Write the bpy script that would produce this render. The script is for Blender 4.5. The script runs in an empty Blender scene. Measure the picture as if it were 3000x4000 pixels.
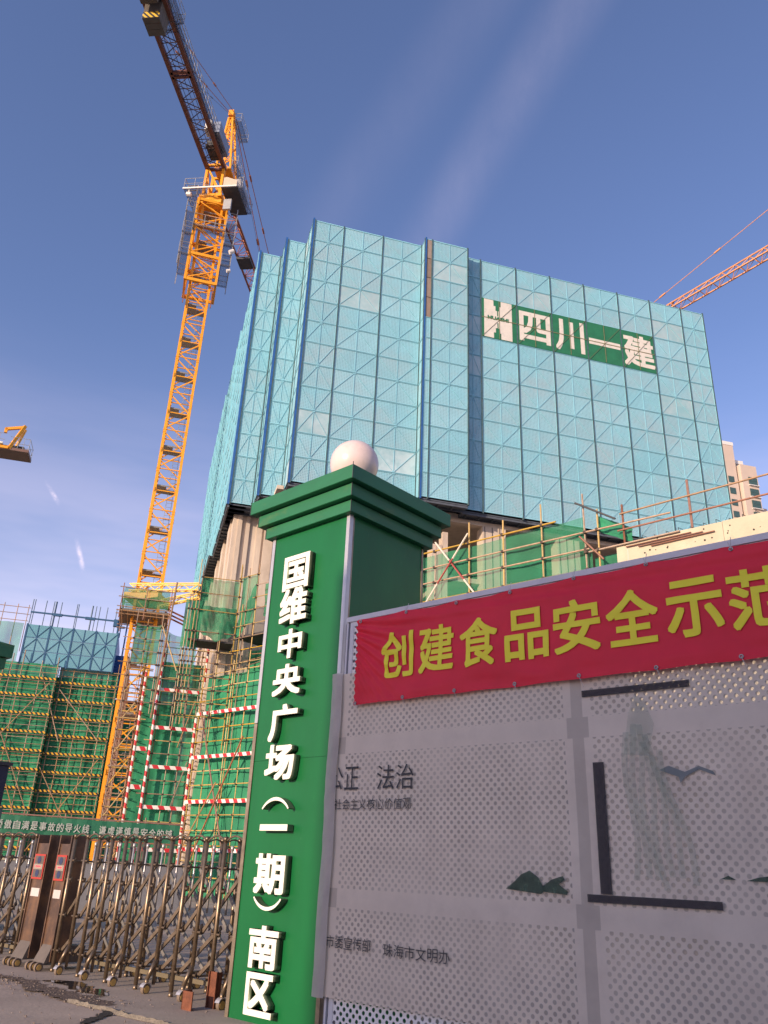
import bpy, bmesh, math, random
from mathutils import Vector, Matrix, noise
R = math.radians
random.seed(7)
scene = bpy.context.scene
COL = scene.collection
PI = math.pi

# ------------------------------------------------------------------ camera, light, sky
SUN_AZ, SUN_EL = 221.5, 13.0
pitch, roll = R(23.835), R(2.508)
fw = Vector((0, math.cos(pitch), math.sin(pitch)))
r0 = Vector((1, 0, 0)); u0 = Vector((0, -math.sin(pitch), math.cos(pitch)))
rv = math.cos(roll) * r0 + math.sin(roll) * u0
uv = -math.sin(roll) * r0 + math.cos(roll) * u0
cam = bpy.data.cameras.new('camera')
cam.sensor_fit = 'VERTICAL'; cam.sensor_height = 36; cam.sensor_width = 27
cam.lens = 3134.5 / 4000 * 36
cam.clip_start = .1; cam.clip_end = 5000
camo = bpy.data.objects.new('camera', cam); COL.objects.link(camo)
m = Matrix((rv, uv, -fw)).transposed().to_4x4(); m.translation = (0, 0, 1.5)
camo.matrix_world = m
scene.camera = camo

def azv(a): return Vector((math.sin(R(a)), math.cos(R(a)), 0))
sd = azv(SUN_AZ) * math.cos(R(SUN_EL)) + Vector((0, 0, math.sin(R(SUN_EL))))
sun = bpy.data.lights.new('sun', 'SUN'); sun.energy = 3.2; sun.angle = R(.55); sun.color = (1, .78, .58)
suno = bpy.data.objects.new('sun', sun); COL.objects.link(suno)
suno.rotation_euler = sd.to_track_quat('Z', 'Y').to_euler()

world = bpy.data.worlds.new("World"); scene.world = world; world.use_nodes = True
nt = world.node_tree; N = nt.nodes; Lk = nt.links
bg = N['Background']; bg.inputs[1].default_value = .110
sky = N.new('ShaderNodeTexSky'); sky.sky_type = 'NISHITA'; sky.sun_disc = False
sky.sun_elevation = R(SUN_EL); sky.sun_rotation = R(SUN_AZ)
sky.air_density = 1.0; sky.dust_density = .6; sky.ozone_density = 2.0
def nmath(op, a, b=None, c=None, nodes=N, links=Lk, clamp=False):
    n = nodes.new('ShaderNodeMath'); n.operation = op; n.use_clamp = clamp
    for i, v in enumerate((a, b, c)):
        if v is None: continue
        if isinstance(v, (int, float)): n.inputs[i].default_value = v
        else: links.new(v, n.inputs[i])
    return n.outputs[0]
def pxdir(x, y):          # direction of a sky feature
    return ((x - 1500) / 3134.5 * rv - (y - 2000) / 3134.5 * uv + fw).normalized()
tc = N.new('ShaderNodeTexCoord'); D0 = tc.outputs['Generated']
def vdot(v):
    n = N.new('ShaderNodeVectorMath'); n.operation = 'DOT_PRODUCT'
    Lk.new(D0, n.inputs[0]); n.inputs[1].default_value = v
    return n.outputs['Value']
def ss(val, a, b):
    n = N.new('ShaderNodeMapRange'); n.interpolation_type = 'SMOOTHSTEP'
    Lk.new(val, n.inputs[0]); n.inputs[1].default_value = a; n.inputs[2].default_value = b
    return n.outputs[0]
def nz(scale, vec=None, detail=5, rough=.6, stretch=(1, 1, 1)):
    mp = N.new('ShaderNodeMapping'); Lk.new(vec or D0, mp.inputs[0]); mp.inputs['Scale'].default_value = stretch
    n = N.new('ShaderNodeTexNoise'); Lk.new(mp.outputs[0], n.inputs['Vector'])
    n.inputs['Scale'].default_value = scale; n.inputs['Detail'].default_value = detail; n.inputs['Roughness'].default_value = rough
    return n.outputs[0]
def streak(p0, p1, w, a, b, amt):
    """thin cirrus band along the great circle through two sky directions"""
    d0, d1 = pxdir(*p0), pxdir(*p1)
    nn = d0.cross(d1).normalized(); mid = (d0 + d1).normalized()
    along = nn.cross(mid).normalized()
    dist = nmath('ABSOLUTE', vdot(nn))
    m1 = ss(dist, w, 0)
    m2 = ss(nmath('ABSOLUTE', vdot(along)), b, a)
    return nmath('MULTIPLY', nmath('MULTIPLY', m1, m2), amt)
zz = vdot(Vector((0, 0, 1)))
# pale haze towards the horizon with soft layered cloud
low = ss(zz, .58, .0)
layer = nz(2.2, stretch=(1, 1, 5), detail=4)
lowm = nmath('MULTIPLY', low, nmath('MULTIPLY_ADD', ss(layer, .35, .7), .40, .32))
s1 = nmath('MULTIPLY', streak((2380, -200), (1690, 900), .045, .16, .42, .10), nz(9, detail=8, rough=.7, stretch=(1.6, 1, .35)))
s2_ = nmath('MULTIPLY', streak((1950, -100), (1320, 800), .05, .12, .35, .045), nz(8, detail=8, rough=.7, stretch=(1.6, 1, .4)))
c1 = nmath('MULTIPLY', streak((180, 1880), (230, 1970), .0035, .004, .018, .6), ss(nz(60), .3, .7))
c2 = nmath('MULTIPLY', streak((302, 2120), (325, 2230), .004, .005, .024, .6), ss(nz(55), .3, .7))
mask = lowm
for q_ in (s1, s2_, c1, c2):
    mask = nmath('ADD', mask, q_)
mask = nmath('MINIMUM', mask, .95)
tint = N.new('ShaderNodeMix'); tint.data_type = 'RGBA'; tint.blend_type = 'MULTIPLY'; tint.inputs[0].default_value = 1
Lk.new(sky.outputs[0], tint.inputs[6]); tint.inputs[7].default_value = (1.12, 1.0, 1.24, 1)
mx = N.new('ShaderNodeMix'); mx.data_type = 'RGBA'
Lk.new(mask, mx.inputs[0]); Lk.new(tint.outputs[2], mx.inputs[6]); mx.inputs[7].default_value = (7.0, 5.8, 6.7, 1)
Lk.new(mx.outputs[2], bg.inputs[0])
vs = scene.view_settings
vs.view_transform = 'Standard'; vs.look = 'None'; vs.gamma = 1; vs.exposure = .8; vs.use_curve_mapping = False
scene.cycles.max_bounces = 6; scene.cycles.transparent_max_bounces = 16

# ------------------------------------------------------------------ materials
MATS = {}
def mat(name, col, rough=.7, metal=0, var=.12, vscale=3.0, bump=0, bscale=60, coords='Object', alpha=1, trans=0, dirt=None, dscale=1.5, dlo=.5, dhi=.8, rnd=0, spec=.5, stretch=(1, 1, 1)):
    if name in MATS: return MATS[name]
    mt = bpy.data.materials.new(name); mt.use_nodes = True; MATS[name] = mt
    n, l = mt.node_tree.nodes, mt.node_tree.links
    b = n['Principled BSDF']; out = n['Material Output']
    b.inputs['Roughness'].default_value = rough; b.inputs['Metallic'].default_value = metal
    b.inputs['Specular IOR Level'].default_value = spec
    t = n.new('ShaderNodeTexCoord')
    if coords == 'World':
        g = n.new('ShaderNodeNewGeometry'); src = g.outputs['Position']
    else: src = t.outputs['Object']
    mp = n.new('ShaderNodeMapping'); l.new(src, mp.inputs[0]); mp.inputs['Scale'].default_value = stretch
    no = n.new('ShaderNodeTexNoise'); l.new(mp.outputs[0], no.inputs['Vector']); no.inputs['Scale'].default_value = vscale
    no.inputs['Detail'].default_value = 6; no.inputs['Roughness'].default_value = .65
    mr = n.new('ShaderNodeMapRange'); l.new(no.outputs[0], mr.inputs[0])
    mr.inputs[1].default_value = .3; mr.inputs[2].default_value = .7; mr.inputs[3].default_value = 1 - var; mr.inputs[4].default_value = 1 + var
    hv = n.new('ShaderNodeHueSaturation'); hv.inputs['Color'].default_value = (*col, 1)
    val = mr.outputs[0]
    if rnd:
        oi = n.new('ShaderNodeObjectInfo')
        m2 = n.new('ShaderNodeMapRange'); l.new(oi.outputs['Random'], m2.inputs[0]); m2.inputs[3].default_value = 1 - rnd; m2.inputs[4].default_value = 1 + rnd
        val = nmath('MULTIPLY', val, m2.outputs[0], nodes=n, links=l)
        wn = n.new('ShaderNodeTexWhiteNoise'); wn.noise_dimensions = '1D'; l.new(oi.outputs['Random'], wn.inputs['W'])
        m3 = n.new('ShaderNodeMapRange'); l.new(wn.outputs[0], m3.inputs[0]); m3.inputs[3].default_value = 1 - rnd * 1.6; m3.inputs[4].default_value = 1 + rnd * .3
        l.new(m3.outputs[0], hv.inputs['Saturation'])
    l.new(val, hv.inputs['Value'])
    colo = hv.outputs[0]
    if dirt:
        d = n.new('ShaderNodeTexNoise'); l.new(mp.outputs[0], d.inputs['Vector']); d.inputs['Scale'].default_value = dscale; d.inputs['Detail'].default_value = 8; d.inputs['Roughness'].default_value = .7
        dm = n.new('ShaderNodeMapRange'); l.new(d.outputs[0], dm.inputs[0]); dm.inputs[1].default_value = dlo; dm.inputs[2].default_value = dhi
        mxx = n.new('ShaderNodeMix'); mxx.data_type = 'RGBA'; l.new(dm.outputs[0], mxx.inputs[0]); l.new(colo, mxx.inputs[6]); mxx.inputs[7].default_value = (*dirt, 1)
        colo = mxx.outputs[2]
    l.new(colo, b.inputs['Base Color'])
    if bump:
        bn = n.new('ShaderNodeTexNoise'); l.new(mp.outputs[0], bn.inputs['Vector']); bn.inputs['Scale'].default_value = bscale; bn.inputs['Detail'].default_value = 5
        bp = n.new('ShaderNodeBump'); bp.inputs['Strength'].default_value = bump; bp.inputs['Distance'].default_value = .02; l.new(bn.outputs[0], bp.inputs['Height']); l.new(bp.outputs[0], b.inputs['Normal'])
    sh = b.outputs[0]
    if trans:
        tr = n.new('ShaderNodeBsdfTranslucent'); l.new(colo, tr.inputs[0])
        ms = n.new('ShaderNodeMixShader'); ms.inputs[0].default_value = trans; l.new(sh, ms.inputs[1]); l.new(tr.outputs[0], ms.inputs[2]); sh = ms.outputs[0]
    if alpha < 1:
        tp = n.new('ShaderNodeBsdfTransparent')
        ms = n.new('ShaderNodeMixShader'); ms.inputs[0].default_value = alpha; l.new(tp.outputs[0], ms.inputs[1]); l.new(sh, ms.inputs[2]); sh = ms.outputs[0]
    l.new(sh, out.inputs[0])
    mt['nodes_src'] = ''
    return mt

def grid_holes(mt, pitchx, pitchz, rad, soft=.15, stagger=True, strength=1.0):
    """real see-through holes: transparent where a staggered grid of discs is"""
    n, l = mt.node_tree.nodes, mt.node_tree.links
    out = n['Material Output']; prev = out.inputs[0].links[0].from_socket
    t = n.new('ShaderNodeTexCoord'); sx = n.new('ShaderNodeSeparateXYZ'); l.new(t.outputs['Object'], sx.inputs[0])
    M = lambda op, a, b=None, c=None: nmath(op, a, b, c, nodes=n, links=l)
    row = M('DIVIDE', sx.outputs[2], pitchz); ri = M('FLOOR', row); rf = M('SUBTRACT', M('FRACT', row), .5)
    off = M('MULTIPLY', M('MODULO', ri, 2.0), .5) if stagger else 0.0
    cx = M('SUBTRACT', M('FRACT', M('ADD', M('DIVIDE', sx.outputs[0], pitchx), off)), .5)
    dx = M('MULTIPLY', cx, pitchx); dz = M('MULTIPLY', rf, pitchz)
    d = M('SQRT', M('ADD', M('MULTIPLY', dx, dx), M('MULTIPLY', dz, dz)))
    mr = n.new('ShaderNodeMapRange'); l.new(d, mr.inputs[0]); mr.inputs[1].default_value = rad * (1 - soft); mr.inputs[2].default_value = rad * (1 + soft)
    mr.inputs[3].default_value = 1 - strength
    tp = n.new('ShaderNodeBsdfTransparent'); ms = n.new('ShaderNodeMixShader')
    l.new(mr.outputs[0], ms.inputs[0]); l.new(tp.outputs[0], ms.inputs[1]); l.new(prev, ms.inputs[2]); l.new(ms.outputs[0], out.inputs[0])

def stripe_mat(name, ca, cb, period, kx=0, kz=1, rough=.5, duty=.5):
    mt = mat(name, ca, rough)
    n, l = mt.node_tree.nodes, mt.node_tree.links
    M = lambda op, a, b=None, c=None: nmath(op, a, b, c, nodes=n, links=l)
    t = n.new('ShaderNodeTexCoord'); sx = n.new('ShaderNodeSeparateXYZ'); l.new(t.outputs['Object'], sx.inputs[0])
    v = M('ADD', M('MULTIPLY', sx.outputs[0], kx), M('MULTIPLY', sx.outputs[2], kz))
    f = M('GREATER_THAN', M('FRACT', M('DIVIDE', v, period)), duty)
    b = n['Principled BSDF']; prev = b.inputs['Base Color'].links[0].from_socket
    mxx = n.new('ShaderNodeMix'); mxx.data_type = 'RGBA'; l.new(f, mxx.inputs[0]); l.new(prev, mxx.inputs[6]); mxx.inputs[7].default_value = (*cb, 1)
    l.new(mxx.outputs[2], b.inputs['Base Color'])
    return mt

TEAL = mat('teal_mesh_sheet', (.25, .53, .62), .6, var=.06, vscale=1.3, rnd=.06, dirt=(.33, .47, .52), dscale=.45, dlo=.45, dhi=.75, coords='World')
def micro(mt, pitch, lo):
    n, l = mt.node_tree.nodes, mt.node_tree.links
    M = lambda op, a, b=None, c=None: nmath(op, a, b, c, nodes=n, links=l)
    t = n.new('ShaderNodeTexCoord'); sx = n.new('ShaderNodeSeparateXYZ'); l.new(t.outputs['Object'], sx.inputs[0])
    a = M('PINGPONG', M('DIVIDE', sx.outputs[0], pitch), .5); c = M('PINGPONG', M('DIVIDE', sx.outputs[2], pitch), .5)
    hole = M('MULTIPLY', M('GREATER_THAN', a, .30), M('GREATER_THAN', c, .30))
    b = n['Principled BSDF']; prev = b.inputs['Base Color'].links[0].from_socket
    mxx = n.new('ShaderNodeMix'); mxx.data_type = 'RGBA'; mxx.blend_type = 'MULTIPLY'; l.new(M('MULTIPLY', hole, 1 - lo), mxx.inputs[0]); l.new(prev, mxx.inputs[6]); mxx.inputs[7].default_value = (.1, .2, .25, 1)
    l.new(mxx.outputs[2], b.inputs['Base Color'])
micro(TEAL, .085, .25)
TEALP = mat('pale_mesh_sheet', (.38, .53, .57), .6, var=.08, vscale=1.3, rnd=.1, dirt=(.24, .45, .50), dscale=.6, dlo=.45, dhi=.65, coords='World')  # paler sheet given to a few random panels
TEALBAR = mat('teal_frame_paint', (.24, .52, .61), .45, var=.08)
BLUEBAR = mat('blue_frame_paint', (.02, .10, .32), .5, var=.2)
POSTC = mat('dark_post_steel', (.06, .115, .125), .6, var=.3, vscale=6, dirt=(.10, .07, .05), dscale=4, dlo=.55, dhi=.7)
SOFFIT = mat('soffit_steel', (.085, .10, .125), .7, var=.25)
CONC = mat('raw_concrete', (.56, .47, .38), .9, var=.12, vscale=1.1, bump=.4, bscale=9, dirt=(.38, .31, .25), dscale=.7, dlo=.52, dhi=.75, coords='World', stretch=(1, 1, .45))
CONCW = mat('pale_concrete', (.52, .46, .33), .9, var=.10, vscale=1.4, bump=.35, bscale=14, dirt=(.36, .30, .22), dscale=1.1, dlo=.56, dhi=.8, coords='World')
HOLE = mat('dark_hole', (.03, .028, .025), .9)
DARKI = mat('dark_interior', (.06, .055, .055), .9)  # near-black colour puts in the shade of unlit floors and gaps
SIGNG = mat('sign_green', (.018, .16, .075), .6, var=.15, vscale=2, coords='World')
SIGNW = mat('sign_white', (.66, .63, .56), .7, var=.08, vscale=3, coords='World', dirt=(.45, .47, .43), dscale=2, dlo=.55, dhi=.8)
YEL = mat('crane_yellow', (.80, .335, .016), .45, var=.10, vscale=2, dirt=(.40, .17, .03), dscale=2.5, dlo=.60, dhi=.85)
YELB = mat('bright_yellow_paint', (.80, .50, .03), .45, var=.12)
RUSTY = mat('brown_crane_paint', (.27, .085, .035), .6, var=.2, vscale=3)
GREYM = mat('galvanised_steel', (.38, .38, .38), .45, metal=.4, var=.15)
DARKM = mat('dark_steel', (.05, .05, .055), .6, var=.2)
WHT = mat('white_paint', (.72, .70, .66), .5, var=.06)
CREAM = mat('cream_cabin_paint', (.52, .45, .36), .5, var=.08)
RUSTD = mat('deep_brown_paint', (.15, .05, .028), .6, var=.2, vscale=3)
PIPE = mat('scaffold_pipe_brown', (.33, .19, .09), .6, metal=.1, var=.3, vscale=5, rnd=.25)
PIPEY = mat('scaffold_pipe_yellow', (.50, .30, .03), .5, var=.25, vscale=4, rnd=.2)
PIPER = mat('scaffold_pipe_rust', (.25, .085, .035), .6, var=.3, vscale=4, rnd=.2)
COUP = mat('coupler_dark', (.06, .04, .03), .6, metal=.4)
NET = mat('green_safety_net', (.03, .26, .125), .75, var=.26, vscale=1.2, alpha=.84, trans=.28, coords='World', dirt=(.02, .17, .09), dscale=.8, dlo=.48, dhi=.7)
NETD = mat('dense_green_net', (.03, .275, .13), .8, var=.32, vscale=.9, alpha=.96, trans=.2, coords='World', dirt=(.022, .21, .11), dscale=.6, dlo=.48, dhi=.7)
NETT = mat('thin_green_net', (.045, .32, .16), .75, var=.2, vscale=1.2, alpha=.58, trans=.3, coords='World')
YB = stripe_mat('yellow_black_toe_board', (.72, .38, .02), (.025, .022, .02), .42, kx=1, kz=.9)
RW = stripe_mat('red_white_pipe', (.74, .70, .64), (.52, .02, .03), .46, kx=.5, kz=1)
RWH = stripe_mat('red_white_board', (.74, .70, .64), (.52, .02, .03), .52, kx=1, kz=.6)
GRN = mat('pillar_green_paint', (.004, .12, .032), .40, spec=.35, var=.12, vscale=1.6, stretch=(1, 1, .35), bump=.12, bscale=2.5, dirt=(.05, .19, .075), dscale=26, dlo=.62, dhi=.80)
GRNC = mat('cap_green_paint', (.012, .14, .055), .5, var=.12, vscale=1.5, dirt=(.10, .17, .05), dscale=1.6, dlo=.55, dhi=.85, stretch=(1, 1, 3))
TRIM = mat('aluminium_trim', (.52, .50, .50), .35, metal=.5, var=.1)
TRIMB = mat('dirty_brass_trim', (.30, .24, .17), .4, metal=.6, var=.4, vscale=4)
LETW = mat('letter_white', (.80, .77, .68), .45, var=.04, spec=.4)
LETS = mat('letter_side', (.13, .17, .11), .5, metal=.3, var=.2)  # dark green in the colour paints in the pillar's reflection
BALL = mat('globe_shell', (.72, .58, .54), .25, var=.05, vscale=2, dirt=(.55, .44, .38), dscale=3.5, dlo=.52, dhi=.85)
BAN = mat('red_banner_cloth', (.78, .02, .05), .55, var=.07, vscale=2.5, trans=.12, spec=.35)
BANY = mat('banner_yellow_print', (.85, .74, .03), .6, var=.05)
PERF = mat('perforated_sheet_paint', (.80, .77, .74), .5, var=.05, vscale=2)
grid_holes(PERF, .078, .039, .0175)
FENF = mat('fence_frame_paint', (.62, .61, .63), .5, var=.08)
FPOST = mat('fence_post_dark', (.19, .18, .20), .6, var=.15)
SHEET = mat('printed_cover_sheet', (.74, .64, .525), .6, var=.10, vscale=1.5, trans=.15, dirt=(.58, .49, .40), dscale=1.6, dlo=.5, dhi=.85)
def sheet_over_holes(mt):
    # the thin sheet lies on the perforated metal: over each hole there is no metal behind it, so it is half see-through, and the dark behind is painted in as grey
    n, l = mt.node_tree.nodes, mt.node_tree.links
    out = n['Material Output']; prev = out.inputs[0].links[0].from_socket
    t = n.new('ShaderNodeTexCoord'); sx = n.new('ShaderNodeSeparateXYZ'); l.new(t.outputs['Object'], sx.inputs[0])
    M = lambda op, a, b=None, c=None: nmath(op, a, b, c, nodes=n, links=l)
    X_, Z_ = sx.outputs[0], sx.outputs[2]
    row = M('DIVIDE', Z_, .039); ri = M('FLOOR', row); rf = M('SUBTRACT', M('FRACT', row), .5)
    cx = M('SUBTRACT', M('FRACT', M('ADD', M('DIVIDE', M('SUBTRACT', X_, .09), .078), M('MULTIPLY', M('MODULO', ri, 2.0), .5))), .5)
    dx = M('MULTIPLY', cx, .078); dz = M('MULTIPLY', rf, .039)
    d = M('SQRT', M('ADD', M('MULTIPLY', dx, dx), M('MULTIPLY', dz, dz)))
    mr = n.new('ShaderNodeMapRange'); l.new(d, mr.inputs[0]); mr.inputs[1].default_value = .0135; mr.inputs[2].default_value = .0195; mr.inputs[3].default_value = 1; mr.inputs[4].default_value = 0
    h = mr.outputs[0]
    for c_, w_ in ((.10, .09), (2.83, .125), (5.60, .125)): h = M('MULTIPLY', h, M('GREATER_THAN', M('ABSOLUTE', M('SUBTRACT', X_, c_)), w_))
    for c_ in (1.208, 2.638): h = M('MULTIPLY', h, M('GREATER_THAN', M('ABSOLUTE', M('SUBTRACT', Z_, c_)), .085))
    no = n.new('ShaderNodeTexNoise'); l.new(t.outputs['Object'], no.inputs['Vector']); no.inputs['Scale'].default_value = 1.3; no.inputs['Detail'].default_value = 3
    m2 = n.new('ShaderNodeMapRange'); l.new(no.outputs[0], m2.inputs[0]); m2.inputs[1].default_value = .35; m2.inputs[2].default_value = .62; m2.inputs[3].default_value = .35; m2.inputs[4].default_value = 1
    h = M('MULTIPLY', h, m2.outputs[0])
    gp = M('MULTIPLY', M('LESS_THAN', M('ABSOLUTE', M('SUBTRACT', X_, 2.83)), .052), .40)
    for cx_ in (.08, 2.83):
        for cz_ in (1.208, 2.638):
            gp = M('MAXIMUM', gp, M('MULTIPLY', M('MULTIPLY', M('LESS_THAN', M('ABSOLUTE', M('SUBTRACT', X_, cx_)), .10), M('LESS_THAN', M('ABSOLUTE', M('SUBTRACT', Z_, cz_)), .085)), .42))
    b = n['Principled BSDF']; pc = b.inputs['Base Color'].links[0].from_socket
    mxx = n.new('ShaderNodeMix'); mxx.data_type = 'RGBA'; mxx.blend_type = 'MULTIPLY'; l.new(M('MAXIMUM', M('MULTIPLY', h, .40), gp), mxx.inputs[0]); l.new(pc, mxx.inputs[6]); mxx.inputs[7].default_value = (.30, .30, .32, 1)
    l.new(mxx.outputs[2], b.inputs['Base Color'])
    tp = n.new('ShaderNodeBsdfTransparent'); ms = n.new('ShaderNodeMixShader'); l.new(M('MULTIPLY', h, .42), ms.inputs[0]); l.new(prev, ms.inputs[1]); l.new(tp.outputs[0], ms.inputs[2]); l.new(ms.outputs[0], out.inputs[0])
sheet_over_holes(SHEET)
SHEETW = mat('sheet_hem', (.55, .50, .46), .6, var=.12, alpha=.85, trans=.2)
INK = mat('grey_ink', (.045, .045, .05), .7, alpha=.85)
INKG = mat('faded_green_ink', (.34, .42, .33), .7, alpha=.13, var=.35, vscale=9)
ROCKG = mat('rock_green_ink', (.06, .10, .065), .7, alpha=.72, var=.6, vscale=14)
STEEL = mat('stained_stainless', (.25, .185, .125), .38, metal=.75, var=.3, vscale=6, dirt=(.09, .06, .04), dscale=7, dlo=.5, dhi=.75)
STEELD = mat('dusty_tube', (.18, .135, .095), .5, metal=.5, var=.35, vscale=8, dirt=(.07, .05, .035), dscale=9, dlo=.5, dhi=.75)
HEADM = mat('motor_housing', (.15, .095, .07), .38, metal=.5, var=.3, vscale=3, dirt=(.32, .17, .08), dscale=3, dlo=.45, dhi=.75)
REDP = mat('red_plastic', (.42, .04, .025), .4)
NAVY = mat('navy_plastic', (.03, .04, .10), .4)
PLATE = mat('pale_plate', (.55, .50, .47), .5)
TYRE = mat('wheel_rubber', (.16, .12, .09), .7, var=.3)
HUB = mat('wheel_hub', (.66, .42, .12), .5, var=.25, vscale=20)
RUST = mat('rust_iron', (.17, .055, .025), .8, var=.4, vscale=12, bump=.4)
ROAD = mat('dusty_concrete_ground', (.38, .30, .245), .9, var=.18, vscale=.9, bump=.3, bscale=22, coords='World', dirt=(.20, .16, .135), dscale=.55, dlo=.52, dhi=.72)
ROAD2 = mat('gate_slab_concrete', (.33, .27, .225), .88, var=.15, vscale=1.4, bump=.2, bscale=30, coords='World')
CRACK = mat('crack_dirt', (.022, .018, .016), .95, var=.4, vscale=10, bump=.6, coords='World')
KERBC = mat('broken_edge_concrete', (.22, .185, .14), .9, var=.3, vscale=9, bump=.6, coords='World')
PUD = mat('puddle_water', (.035, .03, .028), .08, var=.1)
GWALL = mat('grey_block_wall', (.20, .20, .215), .85, var=.12, vscale=1.6, coords='World')
BANG = mat('slogan_banner_green', (.012, .13, .065), .6, var=.08)
BANT = mat('slogan_grey_print', (.40, .42, .38), .6)
RESI = mat('residential_render', (.56, .46, .38), .8, var=.06, coords='World', vscale=.2)
GLASS = mat('window_glass', (.05, .10, .10), .12, var=.2)
WFR = mat('window_frame_green', (.05, .09, .08), .5)
ORNG = mat('orange_render', (.50, .22, .05), .8)
BALP = mat('ballast_concrete', (.10, .085, .07), .85, var=.2, vscale=3)
BYB = stripe_mat('ballast_stripes', (.66, .42, .04), (.03, .03, .03), .36, kx=1, kz=.9)
CLAD = mat('plaster_wall', (.42, .37, .32), .85, var=.06, coords='World', vscale=.5)
BROWNP = mat('brown_board', (.27, .20, .155), .8, var=.15, rnd=.2)

# ------------------------------------------------------------------ mesh helpers
class MB:
    def __init__(s): s.v = []; s.f = []; s.m = []
    def quad_prism(s, p, mi=0):          # 8 points: bottom ring 0-3, top ring 4-7
        o = len(s.v); s.v += [tuple(q) for q in p]
        for f in ((3, 2, 1, 0), (4, 5, 6, 7), (0, 1, 5, 4), (1, 2, 6, 5), (2, 3, 7, 6), (3, 0, 4, 7)):
            s.f.append(tuple(o + i for i in f)); s.m.append(mi)
    def box(s, x0, x1, y0, y1, z0, z1, mi=0):
        s.quad_prism([(x0, y0, z0), (x1, y0, z0), (x1, y1, z0), (x0, y1, z0), (x0, y0, z1), (x1, y0, z1), (x1, y1, z1), (x0, y1, z1)], mi)
    def bar(s, a, b, w, h=None, mi=0, up=(0, 0, 1)):
        a, b = Vector(a), Vector(b); h = h or w
        d = (b - a).normalized(); u = Vector(up)
        if abs(d.dot(u)) > .98: u = Vector((0, 1, 0))
        x = d.cross(u).normalized() * w / 2; y = x.cross(d).normalized() * h / 2
        s.quad_prism([a - x - y, a + x - y, a + x + y, a - x + y, b - x - y, b + x - y, b + x + y, b - x + y], mi)
    def tube(s, a, b, r, n=6, mi=0, cap=True, r2=None):
        a, b = Vector(a), Vector(b); r2 = r if r2 is None else r2
        d = (b - a).normalized(); u = Vector((0, 0, 1))
        if abs(d.dot(u)) > .95: u = Vector((1, 0, 0))
        x = d.cross(u).normalized(); y = d.cross(x)
        o = len(s.v)
        for p, rr in ((a, r), (b, r2)):
            for i in range(n):
                t = 2 * PI * i / n; s.v.append(tuple(p + x * math.cos(t) * rr + y * math.sin(t) * rr))
        for i in range(n):
            j = (i + 1) % n; s.f.append((o + i, o + j, o + n + j, o + n + i)); s.m.append(mi)
        if cap:
            s.f.append(tuple(o + i for i in range(n))[::-1]); s.m.append(mi)
            s.f.append(tuple(o + n + i for i in range(n))); s.m.append(mi)
    def prism(s, pts, y0, y1, mi=0):     # polygon in xz extruded in y (pts counter-clockwise seen from -y)
        o = len(s.v); n = len(pts)
        s.v += [(x, y0, z) for x, z in pts] + [(x, y1, z) for x, z in pts]
        s.f.append(tuple(range(o, o + n))); s.m.append(mi)
        s.f.append(tuple(range(o + n, o + 2 * n))[::-1]); s.m.append(mi)
        for i in range(n):
            j = (i + 1) % n; s.f.append((o + i, o + n + i, o + n + j, o + j)); s.m.append(mi)
    def mesh(s, name, mats, smooth=False):
        me = bpy.data.meshes.new(name); me.from_pydata(s.v, [], s.f)
        for q in (mats if isinstance(mats, (list, tuple)) else [mats]): me.materials.append(q)
        if any(s.m): me.polygons.foreach_set('material_index', s.m)
        if smooth: me.polygons.foreach_set('use_smooth', [True] * len(me.polygons))
        me.update(); return me

def link(name, me, parent=None, loc=None, rot=None, label=None, kind=None):
    o = bpy.data.objects.new(name, me); COL.objects.link(o)
    if parent: o.parent = parent
    if loc is not None: o.location = loc
    if rot is not None: o.rotation_euler = rot
    if label: o['label'] = label
    if kind: o['kind'] = kind
    return o
def tag(o, label, cat, group=None):
    o['label'] = label; o['category'] = cat
    if group: o['group'] = group
    return o
def frame_pt(a, t, d, z=0):      # t to the right, d away, in a frame whose away-direction has azimuth a
    return azv(a + 90) * t + azv(a) * d + Vector((0, 0, z))
def thing(name, label, cat, a, t, d, group=None, z=0):
    o = bpy.data.objects.new(name, None); COL.objects.link(o); o.empty_display_size = .3
    o.location = frame_pt(a, t, d, z); o.rotation_euler = (0, 0, -R(a))
    return tag(o, label, cat, group)

PIPES = {}
def pipe(parent, name, a, b, r, m_, n=6, count={}):
    """one tube as its own part; alike lengths share a mesh"""
    a, b = Vector(a), Vector(b); L = (b - a).length
    key = (round(L, 2), r, m_.name, n)
    if key not in PIPES:
        mb = MB(); mb.tube((0, 0, 0), (0, 0, L), r, n); PIPES[key] = mb.mesh(name, m_, smooth=False)
    o = bpy.data.objects.new(name, PIPES[key]); COL.objects.link(o)
    if parent: o.parent = parent
    o.location = a; o.rotation_mode = 'QUATERNION'; o.rotation_quaternion = (b - a).normalized().to_track_quat('Z', 'Y')
    return o

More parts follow.
